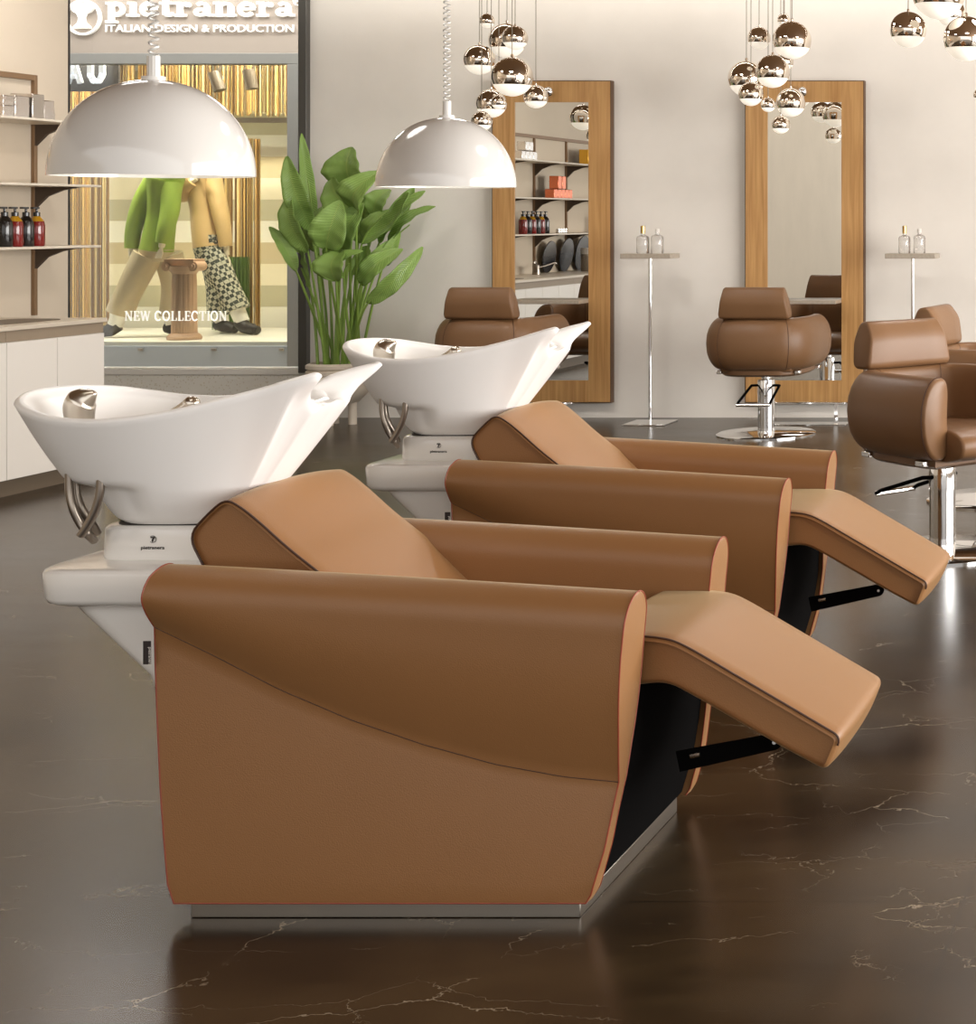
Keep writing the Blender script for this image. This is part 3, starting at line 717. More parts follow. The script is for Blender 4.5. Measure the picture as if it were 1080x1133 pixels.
# ================================================================== SALON CHAIRS
def make_chair():
    root = thing('salon_chair', 'x', 'salon chair', (0, 0, 0), 0)
    # padded tub wall
    path = [(.272, .27), (.284, .17), (.284, .05), (.270, -.10), (.235, -.20), (.165, -.255), (.08, -.272), (0, -.275)]
    full = path + [(-x, y) for x, y in path[-2::-1]]
    pts = catmull([(x, y, 0) for x, y in full], 5); n = len(pts)
    rg = []; seg = 26; info = []
    for i, p in enumerate(pts):
        t = (pts[min(i + 1, n - 1)] - pts[max(i - 1, 0)]).normalized(); out = Vector((t.y, -t.x, 0))
        if out.dot(Vector((p.x, p.y + .02, 0))) < 0: out = -out
        e = min(i, n - 1 - i) / 5
        info.append((p, out))
        row = []
        zc, hz, hn = .567, .157, .064
        for j in range(seg):
            a = 2 * PI * j / seg; c_, s_ = math.cos(a), math.sin(a)
            sn = math.copysign(abs(c_) ** .75, c_) * hn; sz = math.copysign(abs(s_) ** .75, s_) * hz
            barrel = .030 * (1 - (sz / hz) ** 2)
            row.append(Vector((p.x, p.y, zc + sz)) + out * (sn + barrel - .03))
        rg.append(row)
    mb = MB()
    def shrink(row, dist, sc):
        c = sum(row, Vector()) / len(row); return [c + (v - c) * sc + dist for v in row]
    t0 = (pts[0] - pts[1]).normalized(); t1 = (pts[-1] - pts[-2]).normalized()
    pre = [shrink(rg[0], t0 * .016, .90), shrink(rg[0], t0 * .011, .965)]
    post = [shrink(rg[-1], t1 * .011, .965), shrink(rg[-1], t1 * .016, .90)]
    mb.rings(pre + rg + post)
    tub = mb.build('tub_back', 'leather_brown', root, ang=60)
    for i in (24, n - 25): MB().tube([v + info[i][1] * .0005 for v in rg[i]], .0016, 5, closed=True).build('seam', 'piping_dark', tub)
    for i in (0, -1): MB().tube(rg[i], .0025, 5, closed=True).build('seam', 'piping_dark', tub)
    # seat cushion with a rolled front
    sp = round_poly([(-.24, .40), (.30, .40), (.375, .43), (.375, .49), (.30, .525), (-.24, .505)], [.02, .06, .04, .05, .06, .02], 5)
    s = MB(); rg2 = []
    for x, off in ((-.212, -.03), (-.209, -.012), (-.2, 0), (-.1, .006), (0, .008), (.1, .006), (.2, 0), (.209, -.012), (.212, -.03)):
        c = Vector((.03, .455)); rg2.append([Vector((x, (p - c).x * (1 + off * 1.2) + c.x, (p - c).y * (1 + off * 4) + c.y)) for p in sp])
    s.rings(rg2).build('seat', 'leather_brown', root, ang=60)
    # underside shell
    s = MB(); pl = [(x * .9, y * .93) for x, y in full]; c2 = catmull([(x, y, 0) for x, y in pl], 3)
    s.rings([[Vector((p.x * .93, p.y * .93, .372)) for p in c2], [Vector((p.x, p.y, .385)) for p in c2], [Vector((p.x, p.y, .41)) for p in c2]])
    s.build('seat_shell', 'leather_brown', root)
    # headrest: wedge block over the back
    hp = round_poly([(-.30, .722), (-.195, .722), (-.205, .85), (-.25, .913), (-.295, .908), (-.322, .83)], [.02, .03, .03, .02, .02, .03], 4)
    h = MB(); rg3 = []
    for x, e in ((-.208, .86), (-.205, .95), (-.197, 1), (-.1, 1.0), (0, 1.0), (.1, 1.0), (.197, 1), (.205, .95), (.208, .86)):
        c = Vector((-.275, .82)); tap = .9
        rg3.append([Vector((x * (1 - .12 * max(0, (p.y - .74) / .165)), (p - c).x * e + c.x, (p - c).y * e + c.y)) for p in hp])
    h.rings(rg3).build('headrest', 'leather_brown', root, ang=60)
    # column, lever, base
    MB().cyl((0, 0, .34), .03, .04, 24).build('piston', 'chrome', root)
    MB().lathe([(.052, .018), (.052, .25), (.054, .25), (.054, .31), (.051, .335), (.03, .338)], seg=36).build('column', 'chrome', root)
    MB().lathe([(.297, 0), (.297, .008), (.285, .014), (.06, .019), (.05, .019)], seg=72).build('base_disc', 'chrome', root)
    lv = MB(); lv.tube([(-.055, .0, .30), (-.085, -.02, .30), (-.095, -.27, .225), (-.095, -.30, .21)], .008, 10)
    lv.tube([(.055, .0, .30), (.085, -.02, .30), (.095, -.27, .225), (.095, -.30, .21)], .008, 10)
    lo = lv.build('pump_lever', 'black', root, label='dark foot pump lever')
    MB().tube([(-.10, -.30, .21), (.10, -.30, .21)], .011, 12).build('pedal', 'chrome', lo)
    for sx in (-1, 1):
        for y in (-.17, .2):
            x = interp(y, [-.2, -.1, .05, .2], [.225, .258, .272, .268]) * sx
            MB().box((x, y, .397), (.03, .05, .022), (0, 0, 0)).build('bracket', 'chrome', root, bevel=.004, label='small chrome bracket')
    return root
chair = make_chair(); GC = 'brown leather salon chairs'; chair['group'] = GC
def base_at(px, py): d = F * H / (py - VY); return ((px - VX) * d / F, d, 0)
chair.location = base_at(848, 480.5); chair['label'] = 'brown salon swivel chair seen from behind, facing the right mirror'
dup(chair, ((529 - VX) * 10.2 / F, chair.location.y, 0), 0, 'brown salon swivel chair partly hidden by the rear wash basin, facing the left mirror', GC)
dup(chair, base_at(1043, 610), math.radians(-131), 'large brown salon swivel chair cut by the right edge, in front of the others', GC)
dup(chair, base_at(1096, 553), math.radians(-98), 'brown salon swivel chair behind the one cut by the right edge', GC)

# ================================================================== SPHERE PENDANTS
def make_ball():
    root = thing('ball_pendant', 'x', 'pendant lamp', (0, 0, 0))
    cut = math.acos(.42)                                  # opening below
    prof = []; n = 22
    for i in range(n + 1): a = lerp(PI - cut, 0.0, i / n); prof.append((max(1e-4, math.sin(a)), math.cos(a)))
    MB().lathe(prof, seg=40, cap=False).build('chrome_shell', 'pearl', root, ang=80)
    prof = []
    for i in range(12): a = lerp(PI, PI - cut, i / 11); prof.append((max(1e-4, math.sin(a) * .985), math.cos(a) * .985))
    MB().lathe(prof, seg=40, cap=False).build('diffuser', 'frost', root, ang=80, label='glowing frosted bottom')
    MB().lathe([(.08, .98), (.08, 1.12), (.03, 1.16)], seg=16).build('cap', 'pearl', root)
    return root
M['wire'] = mat('pendant_wire', srgb(150, 138, 120), .5)
ball0 = None
def place_ball(px, py, r, d, label, group):
    global ball0
    if ball0 is None: ball0 = make_ball(); o = ball0
    else: o = dup(ball0, (0, 0, 0))
    for c in [c for c in kids(o) if c.name.startswith('wire')]: bpy.data.objects.remove(c)
    c = P(px, py, d); R = r * d / F
    o.location = c; o.scale = (R, R, R); o['label'] = label; o['group'] = group
    return o, c, R
balls = []
C1 = 'chrome ball pendants above the left mirror'; C2 = 'chrome ball pendants above the right mirror'; C3 = 'chrome ball pendants at the top right'
d1, d3 = 10.55, 8.0
spec = [
 (539, 23, 8, 10.6, C1, 'tiny chrome ball pendant, topmost of the cluster above the left mirror'),
 (561, 45, 19.5, 10.85, C1, 'large chrome ball pendant partly behind a smaller one, top of the left cluster'),
 (570, 42, 13.5, 10.46, C1, 'chrome ball pendant overlapping the large ball at the top of the left cluster'),
 (530.5, 66, 16.7, 10.75, C1, 'chrome ball pendant hanging leftmost in the left cluster'),
 (566.7, 85, 22, 10.25, C1, 'largest chrome ball pendant in the middle of the left cluster'),
 (543.6, 114.5, 16, 10.56, C1, 'chrome ball pendant with a tiny ball in front, above the second dome lamp'),
 (552, 113, 8, 10.40, C1, 'tiny chrome ball pendant in front of a bigger ball, left cluster'),
 (533, 134, 11, 10.38, C1, 'lowest small chrome ball pendant, just above the second dome lamp'),
 (593, 107, 13, 10.55, C1, 'chrome ball pendant in front of the left mirror top rail'),
 (867, 22, 7, 10.75, C2, 'tiny chrome ball pendant, topmost of the cluster above the right mirror'),
 (840, 42, 12.5, 10.55, C2, 'medium chrome ball pendant hanging upper left in the right cluster'),
 (876.5, 44.5, 21, 10.4, C2, 'large chrome ball pendant hanging upper right in the right mirror cluster'),
 (826, 87, 20, 10.7, C2, 'large chrome ball pendant hanging leftmost in the right mirror cluster'),
 (855, 79, 18.5, 10.16, C2, 'chrome ball pendant in the middle of the right mirror cluster'),
 (868, 68, 10, 10.8, C2, 'chrome ball pendant half hidden behind the middle ball of the right cluster'),
 (831, 104, 13.5, 10.4, C2, 'chrome ball pendant below the leftmost ball of the right mirror cluster'),
 (850, 116, 8, 10.42, C2, 'tiny chrome ball pendant at the left inner corner of the right mirror'),
 (875, 113.5, 16, 10.7, C2, 'chrome ball pendant in front of the right mirror top rail'),
 (864, 138, 10, 10.6, C2, 'lowest small chrome ball pendant in front of the right mirror glass'),
 (1005, 33, 20, d3, C3, 'chrome ball pendant hanging leftmost in the nearer top right cluster'),
 (1038.5, -7, 29, d3 - .15, C3, 'largest chrome ball pendant cut by the top edge, top right cluster'),
 (1069, 43, 25, d3 - .1, C3, 'chrome ball pendant lowest in the nearer top right cluster'),
 (1052, 14, 16, d3 + .35, C3, 'dark chrome ball pendant behind the two big balls at the top right'),
 (1085, 105, 8, 10.5, C3, 'tiny chrome ball pendant cut by the right edge of the picture'),
]
for px, py, r, d, gname, lb in spec: balls.append(place_ball(px, py, r, d, lb, gname))
for o, c, R in balls:
    top = (ZC - c.z) / R
    MB().tube([(0, 0, 1.1), (0, 0, top)], .0022 / R, 6).build('wire', 'wire', o)

# ================================================================== LEFT WALL SHELVING, COUNTER
def shelf_unit(y0, y1, label):
    root = thing('wall_shelf', label, 'shelf', (XL, y1, 0), 0, 'wall shelving bays')
    w_ = y1 - y0; zt = 2.05
    fr = MB(); fr.bb(0, .02, -.012, .012, .81, zt + .03); fr.bb(0, .02, -w_ + .012, -.012, zt, zt + .03)
    fo = fr.build('frame', 'bronze', root, bevel=.002)
    for z in (1.817, 1.488, 1.167):
        s = MB().bb(.0, .30, -w_ + .001, .10 if y1 > 9 else -.001, z, z + .012).build('shelf_board', 'shelf', root, bevel=.002)
        b = MB(); pts = [(.0, z), (.26, z), (.16, z - .018), (.08, z - .05), (.03, z - .10), (.0, z - .13)]
        b.prism(pts, -.011, .011, lambda u, v, w2: (u, w2, v)); b.build('bracket', 'dark_bronze', s, label='dark curved bracket')
    return root
ys = [9.08, 8.31, 7.71, 6.94, 6.17, 5.40, 4.63]
nmz = ['wall shelf bay nearest the shop window, holding foil boxes and pump bottles', 'second wall shelf bay from the shop window', 'third wall shelf bay from the shop window', 'wall shelf bay seen in the left mirror with copper boxes', 'wall shelf bay seen in the left mirror with gold boxes', 'wall shelf bay nearest the camera, at the edge of the mirror view']
for i in range(6): shelf_unit(ys[i + 1], ys[i], nmz[i])
# counter
XC = -5.73; ends = [8.82, 8.11, 7.40, 6.69, 5.98, 5.27]
clab = ['white base cabinet at the far end of the counter, beside the shop window', 'white base cabinet second from the far end, cut by the left edge', 'white base cabinet third from the far end of the counter', 'white base cabinet fourth from the far end of the counter', 'white base cabinet nearest the camera under the counter']
for i in range(5):
    y1, y0 = ends[i], ends[i + 1]
    root = thing('base_cabinet', clab[i], 'cabinet', (XC, y1, 0), 0, 'white base cabinets'); w_ = y1 - y0
    MB().bb(XL - XC + .002, -.02, -w_ + .001, -.001, .085, .79).build('body', 'cabinet', root)
    for k in range(2):
        a = -w_ + k * w_ / 2
        MB().bb(-.02, 0, a + .002, a + w_ / 2 - .002, .085, .735).build('door', 'cabinet', root, bevel=.002)
    MB().bb(-.03, -.006, -w_ + .001, -.001, .737, .79).build('grip_channel', 'taupe', root, label='taupe grip channel')
    MB().bb(XL - XC + .01, -.05, -w_ + .001, -.001, 0, .085).build('toe_kick', 'toekick', root, label='darker toe kick')
wt = MB().bb(XL + .001, XC + .01, 5.27, 8.83, .79, .812).build('worktop', 'stone', bevel=.003)
tag(wt, 'pale stone worktop along the left wall under the shelves', 'worktop')
def tap(y, label):
    root = thing('basin_tap', label, 'tap', (XL + .13, y, .812), 0, 'taps on the counter')
    MB().lathe([(.034, 0), (.030, .05), (.032, .085)], seg=24).build('body', 'hose', root)
    MB().tube(catmull([(0.01, .03, .03), (.015, .06, .07), (.02, .085, .105), (.03, .09, .11)], 4), [.018] * 12 + [.014], 12).build('lever', 'hose', root)
    MB().tube(catmull([(.0, -.02, .06), (.04, -.1, .075), (.09, -.2, .10), (.10, -.215, .088)], 5), .007, 10).build('spout', 'hose', root)
tap(8.40, 'dark metal tap on the far end of the worktop')
tap(7.2, 'dark metal tap on the worktop, seen in the left mirror')
sk = MB(); pts = round_poly([(-.13, -.3), (.13, -.3), (.13, .18), (-.13, .18)], .08, 5)
sk.rings([[Vector((p.x, p.y, 0)) for p in pts], [Vector((p.x, p.y, .004)) for p in pts]])
tag(sk.build('inset_sink', 'toekick', loc=(XL + .32, 8.5, .812)), 'dark inset sink in the worktop beside the tap', 'sink')
# pump bottles
def make_pump(m1, m2, label, loc, group):
    root = thing('pump_bottle', label, 'bottle', loc, 0, group)
    r, h = .037, .135
    MB().lathe([(r * .9, 0), (r, .008), (r, h * .82), (r * .9, h * .95)], seg=26).build('body', m1, root)
    MB().lathe([(r * .9, h * .95), (r * .62, h * 1.07), (r * .36, h * 1.16)], seg=26).build('shoulder', m2, root)
    p = MB(); p.cyl((0, 0, h * 1.14), .016, .022, 18); p.cyl((0, 0, h * 1.14 + .022), .006, .018, 10); p.box((0, -.012, h * 1.14 + .043), (.018, .046, .010))
    p.build('pump', 'black_gloss', root, bevel=.002, label='black pump')
    return root
PA = make_pump('amber', 'yellowglass', 'dark red pump bottle, last of the row on the shelf by the shop window', (XL + .16, 8.88, 1.179), 'pump bottles on the lowest shelf')
PB = make_pump('black_gloss', 'black_gloss', 'black pump bottle beside the last red one on the shelf by the shop window', (XL + .16, 8.80, 1.179), 'pump bottles on the lowest shelf')
gp = 'pump bottles on the lowest shelf'
dup(PA, (XL + .16, 8.72, 1.179), 0, 'dark red pump bottle between two black ones on the shelf by the shop window', gp)
dup(PB, (XL + .16, 8.645, 1.179), 0, 'black pump bottle cut by the left edge of the picture', gp)
lbs = ['first', 'second', 'third', 'fourth', 'fifth', 'sixth']
for k in range(6):
    dup(PA if k % 2 == 0 else PB, (XL + .15, 7.54 - .10 * k, 1.179), 0, '%s pump bottle, %s of six seen in the left mirror' % ('dark red' if k % 2 == 0 else 'black', lbs[k]), gp)
dup(PA, (XL + .16, 5.62, 1.179), 0, 'dark red pump bottle at the right edge of the left mirror view', gp)
# foil boxes
def foil(name, m, y, z, s, label, group, rz=.0, xo=.15):
    b = MB().box((0, 0, s[2] / 2), s)
    o = b.build(name, m, bevel=.004); o.location = (XL + xo, y, z); o.rotation_euler = (0, 0, rz)
    lid = MB().bb(-s[0] / 2 - .001, s[0] / 2 + .001, -s[1] / 2 - .001, s[1] / 2 + .001, s[2] * .55, s[2] * .55 + .006)
    lid.build('band', m, o)
    return tag(o, label, 'box', group)
gs = 'silver foil boxes on the top shelf'; z1 = 1.829
foil('foil_box', 'silver', 8.71, z1, (.11, .105, .115), 'silver foil box, left one fully seen on the top shelf by the window', gs)
foil('foil_box', 'silver', 8.825, z1, (.11, .105, .132), 'tallest silver foil box on the top shelf by the window', gs, .1)
foil('foil_box', 'silver', 8.925, z1, (.09, .08, .105), 'smaller silver foil box right of the tallest on the top shelf', gs)
foil('foil_box', 'silver', 8.985, z1, (.05, .028, .055), 'tiny silver foil box at the end of the top shelf', gs)
foil('foil_box', 'silver', 8.605, z1, (.12, .08, .06), 'lower silver box of the stack at the left picture edge', gs)
foil('foil_box', 'silver', 8.605, z1 + .06, (.12, .08, .05), 'upper silver box of the stack at the left picture edge', gs)
for k, (dy, dz) in enumerate(((0, 0), (.085, 0), (.17, 0), (.255, 0), (.085, .085), (.17, .085))):
    foil('foil_box', 'silver', 7.62 - dy, z1 + dz, (.08, .08, .08), 'silver cube box %s in the left mirror' % ['leftmost of the lower row', 'second of the lower row', 'third of the lower row', 'last of the lower row', 'left one stacked on top', 'right one stacked on top'][k], gs)
gc = 'copper foil boxes on the middle shelf'; z2 = 1.50
for k, (dy, dz) in enumerate(((0, 0), (.09, 0), (.18, 0), (.27, 0), (.36, 0), (.10, .088), (.2, .088))):
    foil('foil_box', 'copper', 6.90 - dy, z2 + dz, (.085, .085, .085 if k < 5 else .12), 'copper foil box %s in the left mirror' % ['leftmost of the lower row', 'second of the lower row', 'third of the lower row', 'fourth of the lower row', 'last of the lower row', 'left one stacked on top', 'right one stacked on top'][k], gc)
for k in range(3):
    foil('foil_box', 'gold', 6.05 - .12 * k, z1, (.09, .1, .15), 'gold foil box, %s of three in the left mirror' % lbs[k], 'gold foil boxes on the top shelf')
def jar(x, y, z, r, h, m, lm, label, group):
    root = thing('lidded_jar', label, 'jar', (x, y, z), 0, group)
    MB().lathe([(r * .94, 0), (r, .006), (r, h), (r * .9, h + .004)], seg=26).build('body', m, root)
    MB().lathe([(r * 1.03, h + .002), (r * 1.03, h * 1.35), (r * .98, h * 1.38)], seg=26).build('lid', lm, root)
for k in range(4): jar(XL + .15, 6.74 - .055 * k, 1.179, .02, .03, 'silver', 'chrome', 'tiny silver jar, %s of four on the lowest shelf' % lbs[k], 'tiny jars on the lowest shelf')
jar(XL + .22, 6.15, .812, .075, .16, 'marble', 'cabinet', 'large grey canister with white lid on the worktop', 'canisters on the worktop')
jar(XL + .34, 6.36, .812, .038, .08, 'marble', 'cabinet', 'small grey canister on the worktop, first of two', 'canisters on the worktop')
jar(XL + .34, 6.24, .812, .038, .08, 'marble', 'cabinet', 'small grey canister on the worktop, second of two', 'canisters on the worktop')
for k, (y, r) in enumerate(((6.72, .15), (6.30, .16), (5.90, .17))):
    b = MB(); pts = [(r * math.cos(2 * PI * j / 40), r * math.sin(2 * PI * j / 40)) for j in range(40)]
    b.prism(pts, -.006, .006, lambda u, v, w2: (w2, u, v)); o = b.build('round_plate', 'ombre', bevel=.002)
    o.location = (XL + .06, y, .812 + r * .985); o.rotation_euler = (0, .16, 0)
    tag(o, 'round dark shaded plate leaning on the wall, %s of three in the mirror' % lbs[k], 'plate', 'dark plates on the worktop')

# ================================================================== PLANT
pd = 11.0; pc = P(375, 462, pd); pc.z = 0; k = pd / F
pot = thing('potted_plant', 'tall green bird of paradise plant in a ribbed cream pot on legs, beside the window', 'plant', pc)
R = 33 * k; zt = P(0, 401, pd).z
pr = [(R * .2, zt - .27), (R * .6, zt - .255), (R * .88, zt - .20), (R * .98, zt - .14)]
for i in range(3):
    z = zt - .115 + i * .038; pr += [(R * .93, z), (R * 1.0, z + .006), (R * 1.0, z + .026), (R * .94, z + .034)]
pr += [(R * .88, zt), (R * .86, zt - .03)]
pt = MB().lathe(pr, seg=48).build('pot', 'pot', pot, ang=50)
MB().cyl((0, 0, zt - .05), R * .85, .03, 36).build('soil', 'soil', pt)
for j in range(3):
    a = 2 * PI * j / 3 + .25
    MB().cyl((math.cos(a) * R * .42, math.sin(a) * R * .42, 0), .026, zt - .22, 20).build('leg', 'pot', pot)
zo = lambda x, y: (300 + x * .3001, 140 + y * .3001)
leaves = [((300, 215), (275, 82), 150, -.15), ((292, 305), (205, 195), 105, -.2), ((318, 312), (372, 168), 110, -.3), ((203, 452), (245, 284), 112, -.35), ((262, 455), (322, 288), 86, -.25), ((150, 385), (48, 112), 74, -.1),
          ((158, 375), (116, 22), 44, .1), ((136, 462), (58, 232), 72, -.2), ((92, 532), (-2, 362), 46, -.2), ((140, 592), (82, 450), 40, -.1), ((240, 572), (250, 448), 108, -.4), ((268, 556), (305, 452), 64, -.3),
          ((335, 432), (482, 235), 62, -.1), ((398, 430), (545, 232), 60, .05), ((438, 442), (584, 282), 58, .1), ((330, 582), (470, 450), 70, -.2), ((356, 652), (560, 454), 58, -.3), ((378, 332), (428, 225), 74, .1),
          ((322, 430), (372, 305), 74, .15), ((335, 522), (432, 430), 54, 0), ((176, 470), (165, 300), 60, .15), ((120, 470), (62, 310), 60, .15), ((300, 400), (330, 270), 90, .12), ((250, 400), (232, 215), 100, .1), ((362, 440), (430, 300), 62, .08), ((398, 505), (470, 400), 52, .1), ((210, 520), (190, 400), 70, .12), ((300, 545), (345, 440), 60, .14), ((415, 385), (520, 228), 56, .16)]
up = Vector((0, 0, 1))
for i, (b, t, wpx, dy) in enumerate(leaves):
    dd = pd + dy * .9
    B = P(*zo(*b), dd) - pc; T = P(*zo(*t), dd + random.uniform(-.12, .05)) - pc
    wd = wpx * .3001 * k
    ax = (T - B); ln = ax.length; ax.normalize()
    nrm = Vector((random.uniform(-.35, .35), -1, random.uniform(-.1, .35))); nrm = (nrm - ax * nrm.dot(ax)).normalized(); side = ax.cross(nrm)
    if wpx < 65: nrm = (nrm + side * random.choice((-.5, .5))).normalized(); side = ax.cross(nrm)
    mb = MB(); nu, nv = 8, 18; mb.uv = []
    bend = random.uniform(.02, .07) * (1 if random.random() < .7 else -1)
    vs = []; fs = []
    for a in range(nv + 1):
        v = a / nv; hw = wd / 2 * 1.14 * (math.sin(PI * min(1, v ** .82 * .98 + .015)) ** .58)
        mid = B + ax * ln * v + nrm * (bend * math.sin(PI * v) * 1.2) + nrm * (-.05 * v ** 3)
        for c in range(nu + 1):
            u = c / nu * 2 - 1
            ruf = .006 * math.sin(v * 23 + i + 2 * u) * abs(u)
            vs.append(mid + side * hw * u * .97 + nrm * (.38 * hw * abs(u) ** 1.3 + ruf)); mb.uv.append((c / nu, v + abs(u) * .06))
    for a in range(nv):
        for c in range(nu):
            o = a * (nu + 1) + c; fs.append((o, o + 1, o + nu + 2, o + nu + 1))
    mb.add(vs, fs)
    lf = mb.build('leaf', 'leaf', pot, ang=80)
    md = lf.modifiers.new('thick', 'SOLIDIFY'); md.thickness = .0025
    # stem from the pot up to the leaf
    rb = Vector((max(-.12, min(.10, B.x * .42 + random.uniform(-.03, .03))), random.uniform(-.08, .08), zt - .03))
    m1 = lerp(rb, B, .5) + Vector((-(B.x - rb.x) * .10, 0, 0))
    pts = catmull([rb, m1, B, B + ax * ln * .5], 6)
    MB().tube(pts, [lerp(.0105, .004, q / (len(pts) - 1)) for q in range(len(pts))], 8).build('stem', 'stem', lf)

# ================================================================== SHOP ACROSS THE PASSAGE
YS = 12.8; YD = 14.5
sx = lambda px, d=YS: (px - VX) * d / F
sz = lambda py, d=YS: H - (py - VY) * d / F
struct(MB().bb(-12, -5, YB + .18, 16.5, -.05, .0).build('floor_passage', 'stone', smooth=False), 'pale passage floor outside the window')
w = MB(); w.bb(-12, -5, YS + .02, YS + .25, sz(59), 3.6)
struct(w.build('wall_shopfront', 'fascia', smooth=False), 'pale plaster fascia above the shop window')
fr = MB(); fr.bb(-12, -5, YS - .02, YS + .1, sz(71), sz(59)); fr.bb(sx(319), sx(336), YS - .02, YS + .1, 0, sz(71)); fr.bb(sx(336), -5, YS, YS + .1, 0, sz(59))
sw = thing('shop_window', 'grey framed shop display window across the passage', 'shop window', (sx(200), YS, 0)); fo = fr.build('frame', 'frame_shop', bevel=.004); fo.parent = sw; fo.matrix_parent_inverse = Matrix.Translation((-sx(200), -YS, 0))
bp = thing('plinth_panel', 'grey blue base panel below the shop display', 'panel', (sx(200), YS, 0))
MB().bb(-3.0, sx(319) - sx(200) - .001, -.01, .06, 0, sz(383)).build('panel', 'shop_grey', bp, bevel=.003)
for px in (-20, 157, 238, 319 - 6):
    MB().box((sx(px) - sx(200), -.015, sz(386.5)), (.035, .02, .02)).build('clip', 'steel', bp, bevel=.003)
pn = MB().bb(-12, sx(319) - .001, YS + .03, YS + .038, sz(379), sz(71)); po = pn.build('pane', 'glass', smooth=False); po.parent = sw; po.matrix_parent_inverse = Matrix.Translation((-sx(200), -YS, 0))
pf = MB().bb(-12, sx(319) - .002, YS + .061, YD, sz(383), sz(379)).build('display_platform', 'display', smooth=False); tag(pf, 'white display platform carrying the mannequins', 'platform')
ZP = sz(379) + .001
struct(MB().bb(-12, -5, YD + .3, YD + .4, 0, 3.6).build('wall_display', 'stripes', smooth=False), 'wall of pale horizontal stripes behind the display')
struct(MB().bb(-5.3, -5.2, YS + .25, YD + .3, 0, 3.6).build('wall_display_side', 'stripes', smooth=False))
struct(MB().bb(-12, -5, YS + .25, 16.5, 2.95, 3.0).build('ceiling_shop', 'toekick', smooth=False))
def strands(name, px0, px1, z0, z1, d, n, m, label):
    mb = MB()
    for i in range(n):
        x = lerp(sx(px0, d), sx(px1, d), (i + random.random()) / n); y = d + random.uniform(-.06, .06); w_ = random.uniform(.004, .013)
        mb.bb(x - w_ / 2, x + w_ / 2, y - .003, y + .003, z0 + random.uniform(0, .05), z1)
    return tag(mb.build(name, m, smooth=False), label, 'strand curtain', None, 'stuff')
strands('strand_curtain', 50, 121, ZP, 2.94, 13.95, 130, 'strands', 'golden strand curtain at the left of the shop display')
strands('strand_curtain', 243, 286, ZP, 1.98, 14.28, 90, 'strands', 'golden strand curtain at the right, behind the checked trousers')
strands('strand_curtain', 121, 332, 2.16, 2.94, 14.25, 220, 'strands', 'golden strand curtain along the top of the shop display')
strands('strand_curtain', 238, 276, ZP, 1.0, 14.15, 60, 'strands_green', 'green strand curtain low at the right of the display')
tb = MB().bb(-12, sx(332, 13.9), 14.36, 14.42, 2.12, 2.16).build('curtain_rail', 'toekick'); tag(tb, 'dark rail under the upper strand curtain', 'rail')
for i, (px, py) in enumerate(((240, 90), (277, 88))):
    c = P(px, py, 13.2); root = thing('track_spotlight', 'dark track spotlight, %s one under the shop header' % ('left' if i == 0 else 'right'), 'spotlight', (c.x, c.y, c.z), 0, 'track spotlights in the shop')
    rr = .35 if i == 0 else .2
    a = Vector((math.sin(rr), 0, -math.cos(rr)))
    MB().tube([-a * -.075 * -1, a * .075], .045, 20).build('head', 'shop_dark' if False else 'toekick', root)
    MB().tube([(0, 0, 0), (.03, 0, .12), (.03, 0, 2.95 - c.z)], .012, 10).build('arm', 'toekick', root)
for i, (p0, p1, y) in enumerate(((190, 228, 63.5), (255, 272, 63.5), (297, 318, 63.5), (100, 140, 64))):
    o = thing('strip_light', 'x', 'strip light', (sx((p0 + p1) / 2, 13.5), 13.5, 2.56), 0, 'strip lights in the shop'); hw = (sx(p1, 13.5) - sx(p0, 13.5)) / 2
    MB().bb(-hw, hw, -.05, .05, 0, .025).build('diffuser', 'frost', o)
    for q in (-.6, .6): MB().cyl((q * hw, .03, .025), .006, 2.95 - 2.585, 8).build('hanger', 'toekick', o)
    tag(o, ['strip light left of the shop track spotlights', 'strip light between the shop spotlights', 'strip light right of the shop spotlights', 'strip light behind the lit letters'][i], 'strip light', 'strip lights in the shop')
# lit letters A U
au = thing('lit_letters', 'white glowing letters A U high in the shop window', 'sign', P(90, 92, 13.1)); kk = 13.1 / F
mbA = MB(); ff = lambda u, v, w_: (u, w_, v)
stroke(mbA, [(-.115, 0), (-.065, .16), (-.015, 0)], .034, ff, 0, .03); stroke(mbA, [(-.095, .05), (-.035, .05)], .03, ff, 0, .03)
MB().bb(-.22, .26, .04, .06, -.06, .20).build('backing', 'shoe', au, label='dark backing board'); mbA.build('letter', 'neon', au)
mbU = MB(); stroke(mbU, [(.06, .16), (.06, .06), (.085, .015), (.125, .015), (.15, .06), (.15, .16)], .036, ff, 0, .03); mbU.build('letter', 'neon', au)
for q in (-.07, .09): MB().cyl((q, .015, .15), .005, 2.95 - au.location.z - .15, 8).build('hanger', 'toekick', au)
# fascia sign
sign = thing('shop_sign', 'raised white sign with round emblem and words on the fascia', 'sign', (0, YS, 0))
def SP(px, py): return (sx(px), sz(py))
fs2 = lambda u, v, w_: (u, -w_ + .02, v)
em = MB(); c = Vector(SP(91.7, 19.3)); Rr = 18.6 * YS / F; ks = YS / F
ringp = [(c.x + Rr * math.cos(2 * PI * i / 48), c.y + Rr * math.sin(2 * PI * i / 48)) for i in range(49)]
stroke(em, ringp, 2.2 * ks, fs2, 0, .03)
E = lambda pts: [SP(60 + x * .2685, y * .2685) for x, y in pts]
em.prism(E([(72, 30), (92, 14), (140, 10), (158, 20), (160, 38), (148, 50), (132, 56), (124, 72), (128, 92), (146, 108), (148, 116), (80, 116), (82, 108), (98, 94), (102, 74), (94, 56), (78, 48)]), 0, .03, fs2)
em.build('emblem', 'sign_white', sign)
